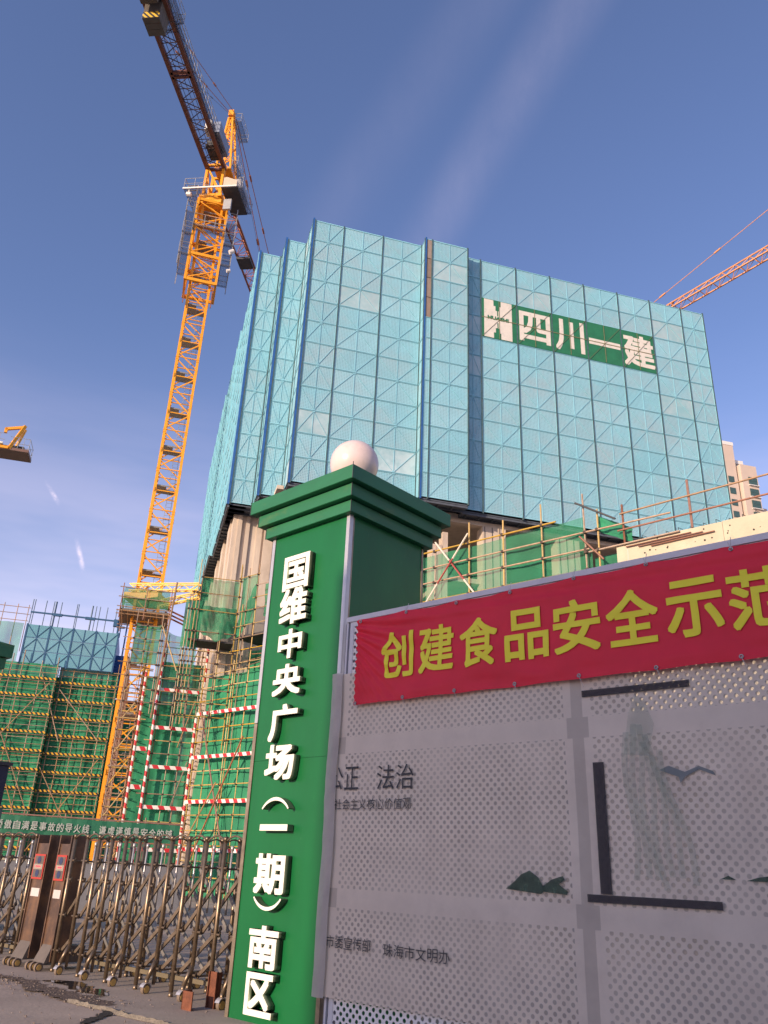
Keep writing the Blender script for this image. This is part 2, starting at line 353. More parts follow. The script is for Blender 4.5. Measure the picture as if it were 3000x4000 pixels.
GL = {}
def glyph_mesh(ch, w, h, depth, mats, offset=.02, cut=None):
    """a character as a mesh filling the box w x h, centred, facing -y"""
    cu = bpy.data.curves.new('glyph', 'FONT'); cu.body = ch; cu.extrude = .5; cu.resolution_u = 3
    to = bpy.data.objects.new('glyph', cu); COL.objects.link(to)
    dg = bpy.context.evaluated_depsgraph_get(); dg.update()
    me = bpy.data.meshes.new_from_object(to.evaluated_get(dg)); bpy.data.objects.remove(to)
    xs = [v.co.x for v in me.vertices]; ys = [v.co.y for v in me.vertices]
    x0, x1, y0, y1 = min(xs), max(xs), min(ys), max(ys)
    bw, bh = w - 2 * offset * w, h - 2 * offset * w
    for v in me.vertices:
        x, y, z = v.co
        v.co = ((x - (x0 + x1) / 2) / (x1 - x0) * bw, -z * depth, (y - (y0 + y1) / 2) / (y1 - y0) * bh)
    if offset > .004:      # a bolder weight: copies pushed outward, each a hair further forward
        base = bmesh.new(); base.from_mesh(me); out_ = bmesh.new(); k_ = offset * w
        for i_, (ox, oy) in enumerate(((0, 0), (1, 1), (-1, 1), (-1, -1), (1, -1), (1.0, 0), (-1.0, 0), (0, 1.0), (0, -1.0))):
            tm = bpy.data.meshes.new('tmp'); c_ = base.copy(); bmesh.ops.translate(c_, verts=c_.verts, vec=(ox * k_, -.00025 * i_, oy * k_)); c_.to_mesh(tm); c_.free(); out_.from_mesh(tm); bpy.data.meshes.remove(tm)
        out_.to_mesh(me); out_.free(); base.free()
    me.materials.clear()
    for q in (mats if isinstance(mats, (list, tuple)) else [mats]): me.materials.append(q)
    me.update()
    bm = bmesh.new(); bm.from_mesh(me); bmesh.ops.remove_doubles(bm, verts=bm.verts, dist=1e-6)
    bmesh.ops.recalc_face_normals(bm, faces=bm.faces)
    if len(me.materials) > 1:
        for f in bm.faces: f.material_index = 0 if f.normal.y < -.7 else 1
    if cut:
        k = -w / 2 + cut
        while k < w / 2:
            bmesh.ops.bisect_plane(bm, geom=bm.verts[:] + bm.edges[:] + bm.faces[:], plane_co=(k, 0, 0), plane_no=(1, 0, 0)); k += cut
        k = -h / 2 + cut
        while k < h / 2:
            bmesh.ops.bisect_plane(bm, geom=bm.verts[:] + bm.edges[:] + bm.faces[:], plane_co=(0, 0, k), plane_no=(0, 0, 1)); k += cut
    bm.to_mesh(me); bm.free(); me.update()
    return me

def cloth(fn, nu, nv):
    """grid surface from fn(u,v) -> point"""
    v = [tuple(fn(i / nu, j / nv)) for j in range(nv + 1) for i in range(nu + 1)]
    f = [(j * (nu + 1) + i, j * (nu + 1) + i + 1, (j + 1) * (nu + 1) + i + 1, (j + 1) * (nu + 1) + i) for j in range(nv) for i in range(nu)]
    return v, f
def cloth_obj(name, fn, nu, nv, m_, parent, **k):
    v, f = cloth(fn, nu, nv); me = bpy.data.meshes.new(name); me.from_pydata(v, [], f); me.materials.append(m_)
    me.polygons.foreach_set('use_smooth', [True] * len(f)); me.update()
    return link(name, me, parent, **k)
def net_fn(x0, x1, z0, z1, d=0, amp=.09, seed=0, sag=0, bay=1.5):
    def fn(u, v):
        x = x0 + (x1 - x0) * u; z = z0 + (z1 - z0) * v
        w = noise.noise((x * 1.1 + seed, z * .35, seed * 1.7)) * amp + noise.noise((x * 4 + seed, z * .9, 3.1)) * amp * .35
        w += abs(math.sin(PI * (x - x0) / bay)) * amp * .5
        zz_ = z - sag * v * abs(math.sin(PI * (x - x0) / bay)) 
        return (x, d + w, zz_)
    return fn

AF, AP, AB = 40.7, 42.9, -15.4        # away-directions of the fence / gate line, the pillar and the building front

# ------------------------------------------------------------------ ground
def ground():
    mb = MB(); S = 900
    n = 24
    o = bpy.data.meshes.new('ground')
    v = [(-S, -S, 0), (S, -S, 0), (S, S, 0), (-S, S, 0)]
    o.from_pydata(v, [], [(0, 1, 2, 3)]); o.materials.append(ROAD); o.update()
    link('ground', o, kind='structure')
    # concrete slab strip that the gate rolls on
    mb = MB()
    edge = []
    P = lambda t, d, z: tuple(frame_pt(AF, t, d, z))
    k = 60
    for i in range(k + 1):
        t = -22 + 20 * i / k
        edge.append((t, 5.75 + .06 * noise.noise((t * 2.3, 1, 0)) + (.35 if t < -9.5 else 0) * min(1, (-9.5 - t) / 1.0)))
    v = []; f = []
    for t, d in edge: v += [P(t, d, .012), P(t, 9.5, .012)]
    for i in range(k): f.append((2 * i, 2 * i + 2, 2 * i + 3, 2 * i + 1))
    me = bpy.data.meshes.new('gate_slab'); me.from_pydata(v, [], f); me.materials.append(ROAD2); me.update()
    link('gate_slab', me, kind='structure')
    # crumbled lip along the slab edge
    v = []; f = []; kk = 160
    for i in range(kk + 1):
        t = -9.2 + 7.5 * i / kk
        d = 5.72 + .06 * noise.noise((t * 2.3, 1, 0)) + .02 * noise.noise((t * 20, 5, 0))
        w = .035 + .03 * noise.noise((t * 9, 2, 4)); h = .035 + .02 * noise.noise((t * 14, 8, 1))
        v += [P(t, d - w, .004), P(t, d, h), P(t, d + w + .03, .016)]
    for i in range(kk):
        for j in range(2): f.append((3 * i + j, 3 * i + 3 + j, 3 * i + 4 + j, 3 * i + 1 + j))
    me = bpy.data.meshes.new('slab_edge'); me.from_pydata(v, [], f); me.materials.append(KERBC); me.update()
    link('slab_edge', me, kind='structure')
    # crack and dirt band, puddle
    def strip(name, pts, m_, z, jag, seed):
        v = []; f = []; n = 0
        for i in range(len(pts) - 1):
            (x0, y0, w0), (x1, y1, w1) = pts[i], pts[i + 1]
            st = 14
            for s in range(st + (i == len(pts) - 2)):
                q = s / st; x = x0 + (x1 - x0) * q; y = y0 + (y1 - y0) * q; w = w0 + (w1 - w0) * q
                dx, dy = x1 - x0, y1 - y0; L = math.hypot(dx, dy); nx, ny = -dy / L, dx / L
                a = w * (1 + .8 * noise.noise((x * 7 + seed, y * 7, 0))) + jag * noise.noise((x * 19, y * 19, seed))
                b = w * (1 + .8 * noise.noise((x * 7, y * 7 + seed, 4))) + jag * noise.noise((x * 21, y * 17, seed + 3))
                v += [(x + nx * a, y + ny * a, z), (x - nx * b, y - ny * b, z)]; n += 1
        for i in range(n - 1): f.append((2 * i, 2 * i + 1, 2 * i + 3, 2 * i + 2))
        me = bpy.data.meshes.new(name); me.from_pydata(v, [], f); me.materials.append(m_); me.update()
        link(name, me, kind='structure')
    strip('crack', [(-2.95, 10.40, .09), (-2.74, 10.2, .15), (-2.66, 9.95, .10), (-2.63, 9.6, .06), (-2.68, 9.2, .05), (-2.7, 8.3, .03)], CRACK, .010, .05, 1)
    DIRT = mat('brown_dirt', (.115, .08, .062), .95, var=.5, vscale=9, bump=1.0, bscale=40, coords='World')
    strip('dirt_band', [(-4.9, 12.2, .04), (-4.3, 11.75, .10), (-3.8, 11.1, .17), (-3.3, 10.6, .20), (-2.95, 10.3, .16), (-2.7, 10.15, .08)], DIRT, .0145, .09, 9)
    rg = random.Random(11); gm = MB()
    for i in range(900):
        if i < 500:
            q = rg.random(); x = -4.9 + 2.3 * q + rg.gauss(0, .14); y = 12.1 - 2.0 * q + rg.gauss(0, .2)
        else: x = rg.uniform(-6.5, -1.2); y = rg.uniform(8.4, 12.6)
        r_ = rg.choice((.003, .004, .005, .007, .011)) * (1 if i < 885 else 2.0); a = rg.random() * 6.3
        pts = [(x + r_ * math.cos(a + k * 1.57 + rg.uniform(-.3, .3)), y + r_ * math.sin(a + k * 1.57), z_) for z_ in (.004, .012 + r_ * rg.uniform(.4, .9)) for k in range(4)]
        gm.quad_prism(pts)
    link('gravel', gm.mesh('gravel', mat('gravel_stone', (.22, .175, .15), .9, var=.5, vscale=30, coords='World')), kind='stuff')
    strip('puddle', [(-4.05, 11.75, .03), (-3.75, 11.7, .14), (-3.45, 11.35, .17), (-3.15, 11.0, .15), (-2.95, 10.75, .03)], PUD, .0165, .03, 5)
ground()

# low grey wall and paved yard behind the gate
w_ = thing('low_wall', 'low grey rendered wall seen through the folding gate', 'wall', -20, -10, 27)
mb = MB(); mb.box(-3, 14, 0, .25, 0, 1.25); link('wall_body', mb.mesh('wall_body', GWALL), w_)
mb = MB(); mb.box(-3, 14, -.03, .28, 1.25, 1.31); link('wall_coping', mb.mesh('wall_coping', CONCW), w_)

# ------------------------------------------------------------------ building under construction (facade frame)
Bt, Bd = 2.3, 35.0
B = thing('unfinished_building', 'unfinished tower with raw concrete columns under the turquoise screens', 'building', AB, Bt, Bd)
def bl(x, d, z=0): return (x - Bt, d - Bd, z)
def bbox(name, x0, x1, d0, d1, z0, z1, m_, bevel=0):
    mb = MB(); mb.box(x0 - Bt, x1 - Bt, d0 - Bd, d1 - Bd, z0, z1)
    return link(name, mb.mesh(name, m_), B)
# solid core of floors hidden behind the screens, and the storey below them
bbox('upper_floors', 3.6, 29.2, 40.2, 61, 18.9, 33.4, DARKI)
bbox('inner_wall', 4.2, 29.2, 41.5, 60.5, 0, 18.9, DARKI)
bbox('roof_slab', 3.4, 29.4, 39.8, 61.2, 33.4, 33.6, CONC)
bbox('edge_beam', 11.6, 29.2, 35.75, 36.1, 17.95, 18.42, CONC)
bbox('floor_slab', 4.4, 29.2, 36.1, 60.0, 18.42, 18.62, CONC)
for x0, x1, z1 in ((15.2, 16.5, 17.95), (19.5, 20.8, 17.95), (23.8, 25.1, 17.95), (28.0, 29.2, 17.95)):
    bbox('column', x0, x1, 35.72, 36.5, 0, z1, CONC)
    for k in range(3):
        mb = MB(); mb.box(x0 - Bt + .1 + k * .42, x0 - Bt + .13 + k * .42, 35.70 - Bd, 35.72 - Bd, 5, z1 - .02); link('board_joint', mb.mesh('board_joint', DARKI), B)
bbox('column', 13.0, 13.28, 35.72, 36.3, 0, 17.28, CONC)
bbox('wall_pier', 12.42, 12.97, 35.72, 36.4, 0, 16.55, CONC)
bbox('wall_pier', 11.2, 11.6, 35.9, 36.4, 0, 15.5, CONC)
for x0, x1 in ((13.3, 15.2), (16.5, 19.5), (20.8, 23.8)):
    bbox('floor_slab', x0, x1, 36.2, 40.0, 14.9, 15.15, CONC)
# fluted concrete core under the left corner
bx_ = [2.74, 2.98, 3.2, 3.42, 3.62, 4.0, 4.3, 4.42, 4.9, 5.6, 6.5]
for i in range(len(bx_) - 1):
    dd = [.0, -.10, .04, -.05, .06, 0, .10, -.06, .02, 0][i]
    bbox('core_wall', bx_[i], bx_[i + 1], 39.7 + dd, 41.4, 0, 18.42 - (0 if i > 4 else 0), CONC)
for i, (sx, d0, d1, ztop) in enumerate([(2.66, 40.6, 42.0, 18.4), (2.78, 42.3, 43.6, 18.4), (2.62, 43.8, 45.2, 18.4), (2.76, 45.5, 46.8, 18.4), (2.60, 47.2, 48.6, 18.4), (2.75, 49, 50.5, 18.4), (2.6, 51, 52.4, 18.4), (2.72, 53, 54.6, 18.4), (2.6, 55.2, 57, 18.4), (2.7, 57.5, 60, 18.4)]):
    bbox('side_pier', sx, 4.2, d0, d1, 0, ztop, CONC)

# ------------------------------------------------------------------ climbing screens
ROWH = 1.371; ZB = 18.40; NR = 12; ZT = ZB + NR * ROWH
PM = {}
def panel_mesh(w, up, backbars=False, plain=False, mats=None):
    key = (round(w, 2), up, plain)
    if key in PM: return PM[key]
    mb = MB(); h = ROWH; g = .012; f = .026; d = -.026
    mb.box(g, w - g, 0, .004, g, h - g, 0)
    mb.box(g, g + f, d, 0, g, h - g, 1); mb.box(w - g - f, w - g, d, 0, g, h - g, 1)
    mb.box(g + f, w - g - f, d, 0, g, g + .03, 1); mb.box(g + f, w - g - f, d, 0, h - g - .03, h - g, 1)
    if w > .9 and not plain:
        c = w / 2
        mb.box(c - .013, c + .013, d + .004, 0, g + .03, h - g - .03, 1)
        zc = g + .02 if up else h - g - .02; zo = h - g - .02 if up else g + .02
        mb.bar((c, d / 2, zc), (g + f, d / 2, zo), .020 if not up else .020, abs(d) * (.9 if not up else .5), 1, up=(0, 0, 1))
        mb.bar((c, d / 2 - .001, zc), (w - g - f, d / 2 - .001, zo), .022, abs(d) * (.9 if up else .5), 1, up=(0, 0, 1))
        mb.box(c - .07, c + .07, d - .006, d + .002, (g if up else h - g - .07), (g + .07 if up else h - g), 1)
    PM[key] = mb.mesh('mesh_panel', mats or [TEAL, TEALBAR]); return PM[key]
BEAM = {}
def screen(root, posts, d, rot=0, origin=None, first_up=True, z0=ZB, nr=NR, post_m=POSTC, postw=.06, skip=lambda i, j: False, plain=False, mesh_fn=panel_mesh, pale_share=.06):
    """panels between successive posts; local x along the wall"""
    for i in range(len(posts) - 1):
        w = posts[i + 1] - posts[i]
        for j in range(nr):
            if skip(i, j): continue
            up = ((nr - 1 - j) % 2 == 0)
            o = link('mesh_panel', mesh_fn(w, up, plain=plain), root)
            o.location = origin + Vector((math.cos(rot), math.sin(rot), 0)) * posts[i] + Vector((0, 0, z0 + j * ROWH))
            o.rotation_euler = (0, 0, rot)
            if random.random() < pale_share and w > .8: o.material_slots[0].link = 'OBJECT'; o.material_slots[0].material = TEALP
    key = (nr, postw, post_m.name)
    if key not in BEAM:
        mb = MB(); mb.box(-postw / 2, postw / 2, -.05, .06, -.08, nr * ROWH + .06); BEAM[key] = mb.mesh('post', post_m)
    for p in posts:
        o = link('post', BEAM[key], root)
        o.location = origin + Vector((math.cos(rot), math.sin(rot), 0)) * p + Vector((0, 0, z0)); o.rotation_euler = (0, 0, rot)
def platform(root, x0, x1, y0, y1, z=ZB - .1):
    mb = MB(); mb.box(x0, x1, y0, y1, z, z + .06); link('platform', mb.mesh('platform', SOFFIT), root)
    mb = MB()
    x = x0 + .3
    if x1 - x0 > y1 - y0:
        while x < x1: mb.box(x, x + .06, y0 + .02, y1 - .02, z - .09, z - .002); x += .76
        mb.box(x0, x1, y0 + .03, y0 + .08, z - .12, z - .004); mb.box(x0, x1, y1 - .1, y1 - .05, z - .12, z - .004)
    else:
        y = y0 + .3
        while y < y1: mb.box(x0 + .02, x1 - .02, y, y + .08, z - .10, z - .002); y += .55
        mb.box(x0 + .03, x0 + .08, y0, y1, z - .14, z - .004)
    link('platform_rib', mb.mesh('platform_rib', SOFFIT), root)

# right part: the flat front with the sign
S1 = thing('climbing_screen', 'wide flat turquoise mesh screen carrying the green and white sign', 'construction screen', AB, 13.84, 35.0, 'turquoise climbing screens round the tower')
px_ = [13.90, 14.92, 17.18, 19.45, 21.74, 24.08, 26.36, 28.62, 30.30]
SIGNROWS = {8, 9}
screen(S1, [p - 13.84 for p in px_], 0, origin=Vector((0, 0, 0)), postw=.075)
platform(S1, 0, 16.46, .1, .85)
mb = MB(); mb.box(0, 16.5, .03, .09, ZT, ZT + .05); link('top_rail', mb.mesh('top_rail', TEALBAR), S1)
mb = MB(); mb.box(16.43, 16.47, .0, 24, ZB, ZT); link('side_sheet', mb.mesh('side_sheet', BLUEBAR), S1)
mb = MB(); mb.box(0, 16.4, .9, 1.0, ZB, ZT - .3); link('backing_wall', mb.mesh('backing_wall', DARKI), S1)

# projecting bay left of it
S2 = thing('climbing_screen', 'narrow turquoise screen bay standing proud with a strip of brown boards', 'construction screen', AB, 11.30, 34.35, 'turquoise climbing screens round the tower')
screen(S2, [.36, 2.54], 0, origin=Vector((0, 0, 0)))
BRN = lambda w, up, plain=False: PM.setdefault(('brown', up), (lambda mb: (mb.box(.02, w - .02, 0, .01, .02, ROWH - .02), mb.mesh('brown_board', BROWNP))[1])(MB()))
for j in range(NR):
    nm = 'brown_board' if j >= NR - 4 else 'mesh_panel'
    o = link(nm, BRN(.33, True) if j >= NR - 4 else panel_mesh(.33, True, plain=True), S2); o.location = (.03, .005, ZB + j * ROWH)
mb = MB(); mb.box(-.05, .03, -.04, .06, ZB - .1, ZT + .12); link('corner_post', mb.mesh('corner_post', BLUEBAR), S2)
screen(S2, [.02, .66], 0, rot=PI / 2, origin=Vector((2.56, 0, 0)), plain=True)
screen(S2, [0, .66], 0, rot=-PI / 2, origin=Vector((-.05, .67, 0)), plain=True)
platform(S2, 0, 2.56, .05, .75)
mb = MB(); mb.box(0, 2.5, .75, .85, ZB, ZT - .2); link('backing_wall', mb.mesh('backing_wall', DARKI), S2)
mb = MB(); mb.box(0, 2.56, .0, .06, ZT, ZT + .05); link('top_rail', mb.mesh('top_rail', TEALBAR), S2)

# broad bay A
S3 = thing('climbing_screen', 'broad three-bay turquoise screen behind the white ball of the pillar', 'construction screen', AB, 4.80, 35.0, 'turquoise climbing screens round the tower')
screen(S3, [.07, 1.74, 4.06, 6.42], 0, origin=Vector((0, 0, 0)))
mb = MB(); mb.box(-.06, .04, -.05, .06, ZB - .1, ZT + .15); link('corner_post', mb.mesh('corner_post', BLUEBAR), S3)
screen(S3, [0, 1.0, 2.05], 0, rot=-PI / 2, origin=Vector((-.03, 2.05, 0)), plain=True)
platform(S3, 0, 6.5, .05, 4.6)
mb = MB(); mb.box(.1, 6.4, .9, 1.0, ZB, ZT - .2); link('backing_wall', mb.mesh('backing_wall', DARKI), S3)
mb = MB(); mb.box(0, 6.45, .0, .06, ZT, ZT + .05); link('top_rail', mb.mesh('top_rail', TEALBAR), S3)

# stepped-back bays B and C
S4 = thing('climbing_screen', 'slim turquoise screen bay, second step back from the left', 'construction screen', AB, 3.60, 37.05, 'turquoise climbing screens round the tower')
screen(S4, [.09, 1.14], 0, origin=Vector((0, 0, 0)))
mb = MB(); mb.box(-.07, .05, -.05, .06, ZB - .1, ZT + .15); link('corner_post', mb.mesh('corner_post', BLUEBAR), S4)
screen(S4, [0, .8, 1.6], 0, rot=-PI / 2, origin=Vector((-.03, 1.6, 0)), plain=True)
platform(S4, 0, 1.2, .05, 2.6)
mb = MB(); mb.box(0, 1.15, .0, .06, ZT, ZT + .05); link('top_rail', mb.mesh('top_rail', TEALBAR), S4)
S5 = thing('climbing_screen', 'leftmost slim turquoise screen bay at the far corner of the front', 'construction screen', AB, 2.28, 38.65, 'turquoise climbing screens round the tower')
screen(S5, [.09, 1.22], 0, origin=Vector((0, 0, 0)))
mb = MB(); mb.box(-.07, .05, -.05, .06, ZB - .1, ZT + .15); link('corner_post', mb.mesh('corner_post', BLUEBAR), S5)
platform(S5, 0, 1.3, .05, 2.6)
mb = MB(); mb.box(0, 1.25, .0, .06, ZT, ZT + .05); link('top_rail', mb.mesh('top_rail', TEALBAR), S5)
# long left flank, receding
S6 = thing('climbing_screen', 'long turquoise screen receding along the left flank of the tower', 'construction screen', AB, 2.22, 38.7, 'turquoise climbing screens round the tower')
screen(S6, [0, 2.2, 4.4, 6.6, 8.2], 0, rot=-PI / 2, origin=Vector((0, 8.2, 0)), post_m=TEALBAR)
screen(S6, [0, 2.2, 4.4, 6.6, 8.8], 0, rot=-PI / 2, origin=Vector((-.08, 17.0, 0)), post_m=TEALBAR)
screen(S6, [0, 2.2, 4.4, 6.6, 8.8, 11, 13.2], 0, rot=-PI / 2, origin=Vector((-.16, 30.2, 0)), post_m=TEALBAR)
platform(S6, 0.02, 1.0, 0, 8.2); platform(S6, -.2, .9, 8.2, 17); platform(S6, -.38, .9, 17, 30)
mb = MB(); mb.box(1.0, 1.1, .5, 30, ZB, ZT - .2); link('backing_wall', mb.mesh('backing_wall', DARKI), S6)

# sign on the right screen
SG = thing('company_sign', 'green sign with white characters painted high on the turquoise screen', 'sign', AB, 14.96, 34.93)
sz0, sz1 = ZB + 8 * ROWH, ZB + 10 * ROWH
cols_ = [(14.96, 17.14), (17.22, 19.41), (19.49, 21.70), (21.78, 24.04), (24.12, 26.32)]
for i, (a, b) in enumerate(cols_):
    for j in (0, 1):
        mb = MB(); mb.box(a - 14.96, b - 14.96, 0.028, 0.034, sz0 + j * ROWH + .012, sz0 + (j + 1) * ROWH - .012); link('sign_panel', mb.mesh('sign_panel', SIGNG), SG)
def signchar(ch, ci, w, h, dx=0, dz=0, rz=0):
    a, b = cols_[ci]; o = link('character', glyph_mesh(ch, w, h, .004, SIGNW, .028), SG)
    o.location = ((a + b) / 2 - 14.96 + dx, .022, (sz0 + sz1) / 2 + dz)
    return o
mb = MB()      # stepped H emblem
for sgn in (1, -1):
    pts = [(-.78, .0), (-.78, 1.22), (-.25, 1.22), (-.25, .86), (-.14, .86), (-.14, .56), (-.05, .56), (-.05, .22), (0, .22), (0, 0)]
    pts2 = [(.78, .0), (.78, 1.22), (.16, 1.22), (.16, .86), (.08, .86), (.08, .56), (.02, .56), (.02, .22), (0, .22), (0, 0)]
    for P_ in (pts, pts2):
        q = [(x * 1.12, z * 1.09 * sgn) for x, z in P_]
        mb.prism(q, .018, .024)
o = link('emblem', mb.mesh('emblem', SIGNW), SG); o.location = (1.02, 0, (sz0 + sz1) / 2)
o = link('emblem_text', glyph_mesh('HUASHI', 1.32, .26, .004, SIGNG, .015), SG); o.location = (1.02, .012, (sz0 + sz1) / 2 + .07)
signchar('四', 1, 2.0, 2.1, 0, .0); signchar('川', 2, 1.9, 2.25, 0, .0); signchar('一', 3, 2.1, .42, 0, 0); signchar('建', 4, 2.1, 2.3, .02, 0)
# frame bars of the mesh carried on over the painted sign
mb = MB()
for a, b in cols_:
    c = (a + b) / 2 - 14.96
    a -= 14.96; b -= 14.96
    mb.box(c - .014, c + .014, -.003, .008, sz0 + .03, sz1 - .03)
    mb.box(a, b, -.0035, .0085, sz0 + ROWH - .02, sz0 + ROWH + .02)
    mb.bar((c, 0, sz0 + ROWH), (b, 0, sz1), .02, .014); mb.bar((c, .001, sz0 + ROWH), (a, .001, sz0), .02, .014)
link('sign_bars', mb.mesh('sign_bars', mat('dull_olive_bar', (.22, .20, .10), .6)), SG)

# ------------------------------------------------------------------ main tower crane (frame azimuth 6.8 = jib direction)
AC = 6.8
CR = thing('tower_crane', 'tall yellow tower crane standing left of the turquoise screens', 'crane', AC, 0, 0)
CR.location = (-14.6, 48.66, 0)
hw = .80; SECH = 2.955
def section_meshes():
    legs = MB(); lat = MB(); pf = MB(); L = .17
    for sx in (-1, 1):
        for sy in (-1, 1):
            x, y = sx * (hw - L / 2), sy * (hw - L / 2)
            legs.box(x - L / 2, x + L / 2, y - L / 2, y + L / 2, 0, SECH)
            legs.box(x - L / 2 - .02, x + L / 2 + .02, y - L / 2 - .02, y + L / 2 + .02, SECH - .12, SECH - .06)
            legs.box(x - L / 2 - .02, x + L / 2 + .02, y - L / 2 - .02, y + L / 2 + .02, .06, .12)
    e = hw - L / 2
    for k in range(4):
        a = k * PI / 2; c, s_ = round(math.cos(a)), round(math.sin(a))
        def T(x, z): return (x * c + e * s_, x * s_ - e * c, z)
        for z in (.12, SECH / 2): lat.bar(T(-e, z), T(e, z), .06)
        lat.bar(T(-e, .22), T(e, SECH / 2 - .08), .075); lat.bar(T(e, SECH / 2 + .08), T(-e, SECH - .1), .075)
        lat.box(*(sorted((T(e, 0)[0] - .12 * abs(c) - .012, T(e, 0)[0] + .012))), *(sorted((T(e, 0)[1] - .12 * abs(s_) - .012, T(e, 0)[1] + .012))), SECH / 2 - .16, SECH / 2 + .16)
    pf.box(-.62, .62, -.05, .62, SECH * .62, SECH * .62 + .04); pf.box(-.62, .0, -.62, -.05, SECH * .62, SECH * .62 + .04)
    pf.box(-.62, .62, -.63, -.60, SECH * .62, SECH * .62 + .10)
    lad = MB()
    for x in (.15, .5): lad.tube((x, .2, 0), (x - .0, .2, SECH), .018, 5)
    for k in range(10): lad.tube((.15, .2, .15 + k * .295), (.5, .2, .15 + k * .295), .012, 4)
    for k in range(4):
        z = .4 + k * .75; pts = [(.325 + .36 * math.cos(q), .2 - .36 * math.sin(q), z) for q in [i * PI / 6 for i in range(7)]]
        for p, q in zip(pts, pts[1:]): lad.tube(p, q, .014, 4)
    return legs.mesh('mast_section', YEL), lat.mesh('lattice', YEL), pf.mesh('landing', mat('landing_grey', (.22, .20, .19), .6)), lad.mesh('ladder', GREYM)
ms_ = section_meshes()
for k in range(17):
    s = link('mast_section', ms_[0], CR, (0, 0, -1.62 + k * SECH))
    link('lattice', ms_[1], s); link('landing', ms_[2], s); link('ladder', ms_[3], s)
top = -1.62 + 17 * SECH     # 48.6
# climbing cage
mb = MB(); cw = 1.12
for sx in (-1, 1):
    for sy in (-1, 1): mb.box(sx * cw - .09, sx * cw + .09, sy * cw - .09, sy * cw + .09, 40.4, 48.3)
for z in (40.5, 42.9, 45.6, 48.2):
    for s_ in (-1, 1):
        mb.box(-cw, cw, s_ * cw - .07, s_ * cw + .07, z - .12, z + .12); mb.box(s_ * cw - .07, s_ * cw + .07, -cw, cw, z - .12, z + .12)
for k in range(3):
    z0_, z1_ = (40.6, 43.0, 45.7)[k], (42.8, 45.5, 48.0)[k]
    for s_ in (-1, 1):
        mb.bar((-cw, s_ * cw, z1_), (cw, s_ * cw, (z0_ + z1_) / 2), .08); mb.bar((cw, s_ * cw, (z0_ + z1_) / 2), (-cw, s_ * cw, z0_), .08)
        mb.bar((s_ * cw, -cw, z1_), (s_ * cw, cw, z0_), .08)
link('climbing_cage', mb.mesh('climbing_cage', YEL), CR)
mb = MB()
for sx in (-1, 1):
    mb = MB(); mb.bar((sx * .95, -1.0, 40.4), (sx * 1.0, -1.0, 38.4), .06, .10); mb.bar((sx * 1.0, -.2, 40.4), (sx * 1.0, -.98, 38.5), .06); link('guide_frame', mb.mesh('guide_frame', RUSTY), CR)
# cage working platforms: side gratings with rails
def walkway(x0, x1, y0, y1, z, rail=1.05, par=CR, open_side=None):
    f = MB(); f.box(x0, x1, y0, y1, z, z + .03); f.box(x0, x1, y0, y0 + .04, z - .08, z + .10); f.box(x0, x1, y1 - .04, y1, z - .08, z + .10)
    f.box(x0, x0 + .04, y0, y1, z - .08, z + .10); f.box(x1 - .04, x1, y0, y1, z - .08, z + .10)
    o = link('walkway', f.mesh('walkway', mat('walkway_grate', (.14, .15, .18), .6, metal=.3, alpha=.28)), par)
    r_ = MB()
    for zz_ in (z + rail, z + rail / 2):
        for p, q in (((x0, y0), (x1, y0)), ((x1, y0), (x1, y1)), ((x1, y1), (x0, y1)), ((x0, y1), (x0, y0))):
            r_.tube((*p, zz_), (*q, zz_), .022, 5)
    nx = max(1, round((x1 - x0) / .9)); ny = max(1, round((y1 - y0) / .9))
    for i in range(nx + 1):
        for y in (y0, y1): r_.tube((x0 + (x1 - x0) * i / nx, y, z), (x0 + (x1 - x0) * i / nx, y, z + rail), .022, 5)
    for i in range(1, ny):
        for x in (x0, x1): r_.tube((x, y0 + (y1 - y0) * i / ny, z), (x, y0 + (y1 - y0) * i / ny, z + rail), .022, 5)
    link('railing', r_.mesh('railing', GREYM), o)
    return o
for z in (42.6, 44.6, 46.6):
    walkway(-1.9, -1.22, -1.3, 1.3, z); walkway(1.25, 1.95, -1.3, 1.3, z - .3)
walkway(-1.2, 1.2, -1.9, -1.25, 45.0); walkway(-1.2, 1.2, 1.25, 1.9, 43.0)
mb = MB()
for y in (-1.25, 1.2):
    for x in (-1.88, 1.93):
        mb = MB(); mb.box(x - .03, x + .03, y, y + .05, 41.6, 47.9); link('hanger', mb.mesh('hanger', GREYM), CR)
mb = MB(); mb.tube((1.75, -1.5, 43.4), (2.05, -1.5, 43.6), .17, 10); link('hydraulic_drum', mb.mesh('hydraulic_drum', WHT), CR)
mb = MB(); mb.tube((1.75, -1.4, 41.7), (2.0, -1.4, 41.8), .13, 10)
link('hydraulic_drum', mb.mesh('hydraulic_drum', WHT), CR)
# slewing ring
mb = MB(); mb.tube((0, 0, 48.5), (0, 0, 49.0), 1.05, 20); mb.box(-1.0, 1.0, -1.0, 1.0, 48.2, 48.5); mb.box(-.9, .9, -.9, .9, 49.0, 49.3)
mb.tube((0, 0, 48.0), (0, 0, 48.25), 1.15, 20)
link('slewing_ring', mb.mesh('slewing_ring', YEL), CR)
walkway(-1.85, -.2, -1.75, -1.05, 49.0); walkway(-1.85, -1.1, -1.0, 1.5, 49.0)
mb = MB(); mb.box(-1.9, 2.4, -1.84, -1.77, 48.94, 49.07); link('deck_beam', mb.mesh('deck_beam', WHT), CR)
mb = MB(); mb.tube((-1.55, -1.7, 48.5), (-1.2, -1.7, 48.45), .16, 8); mb.tube((-1.4, -1.7, 48.9), (-1.4, -1.7, 48.5), .05, 6); link('lamp', mb.mesh('lamp', WHT), CR)
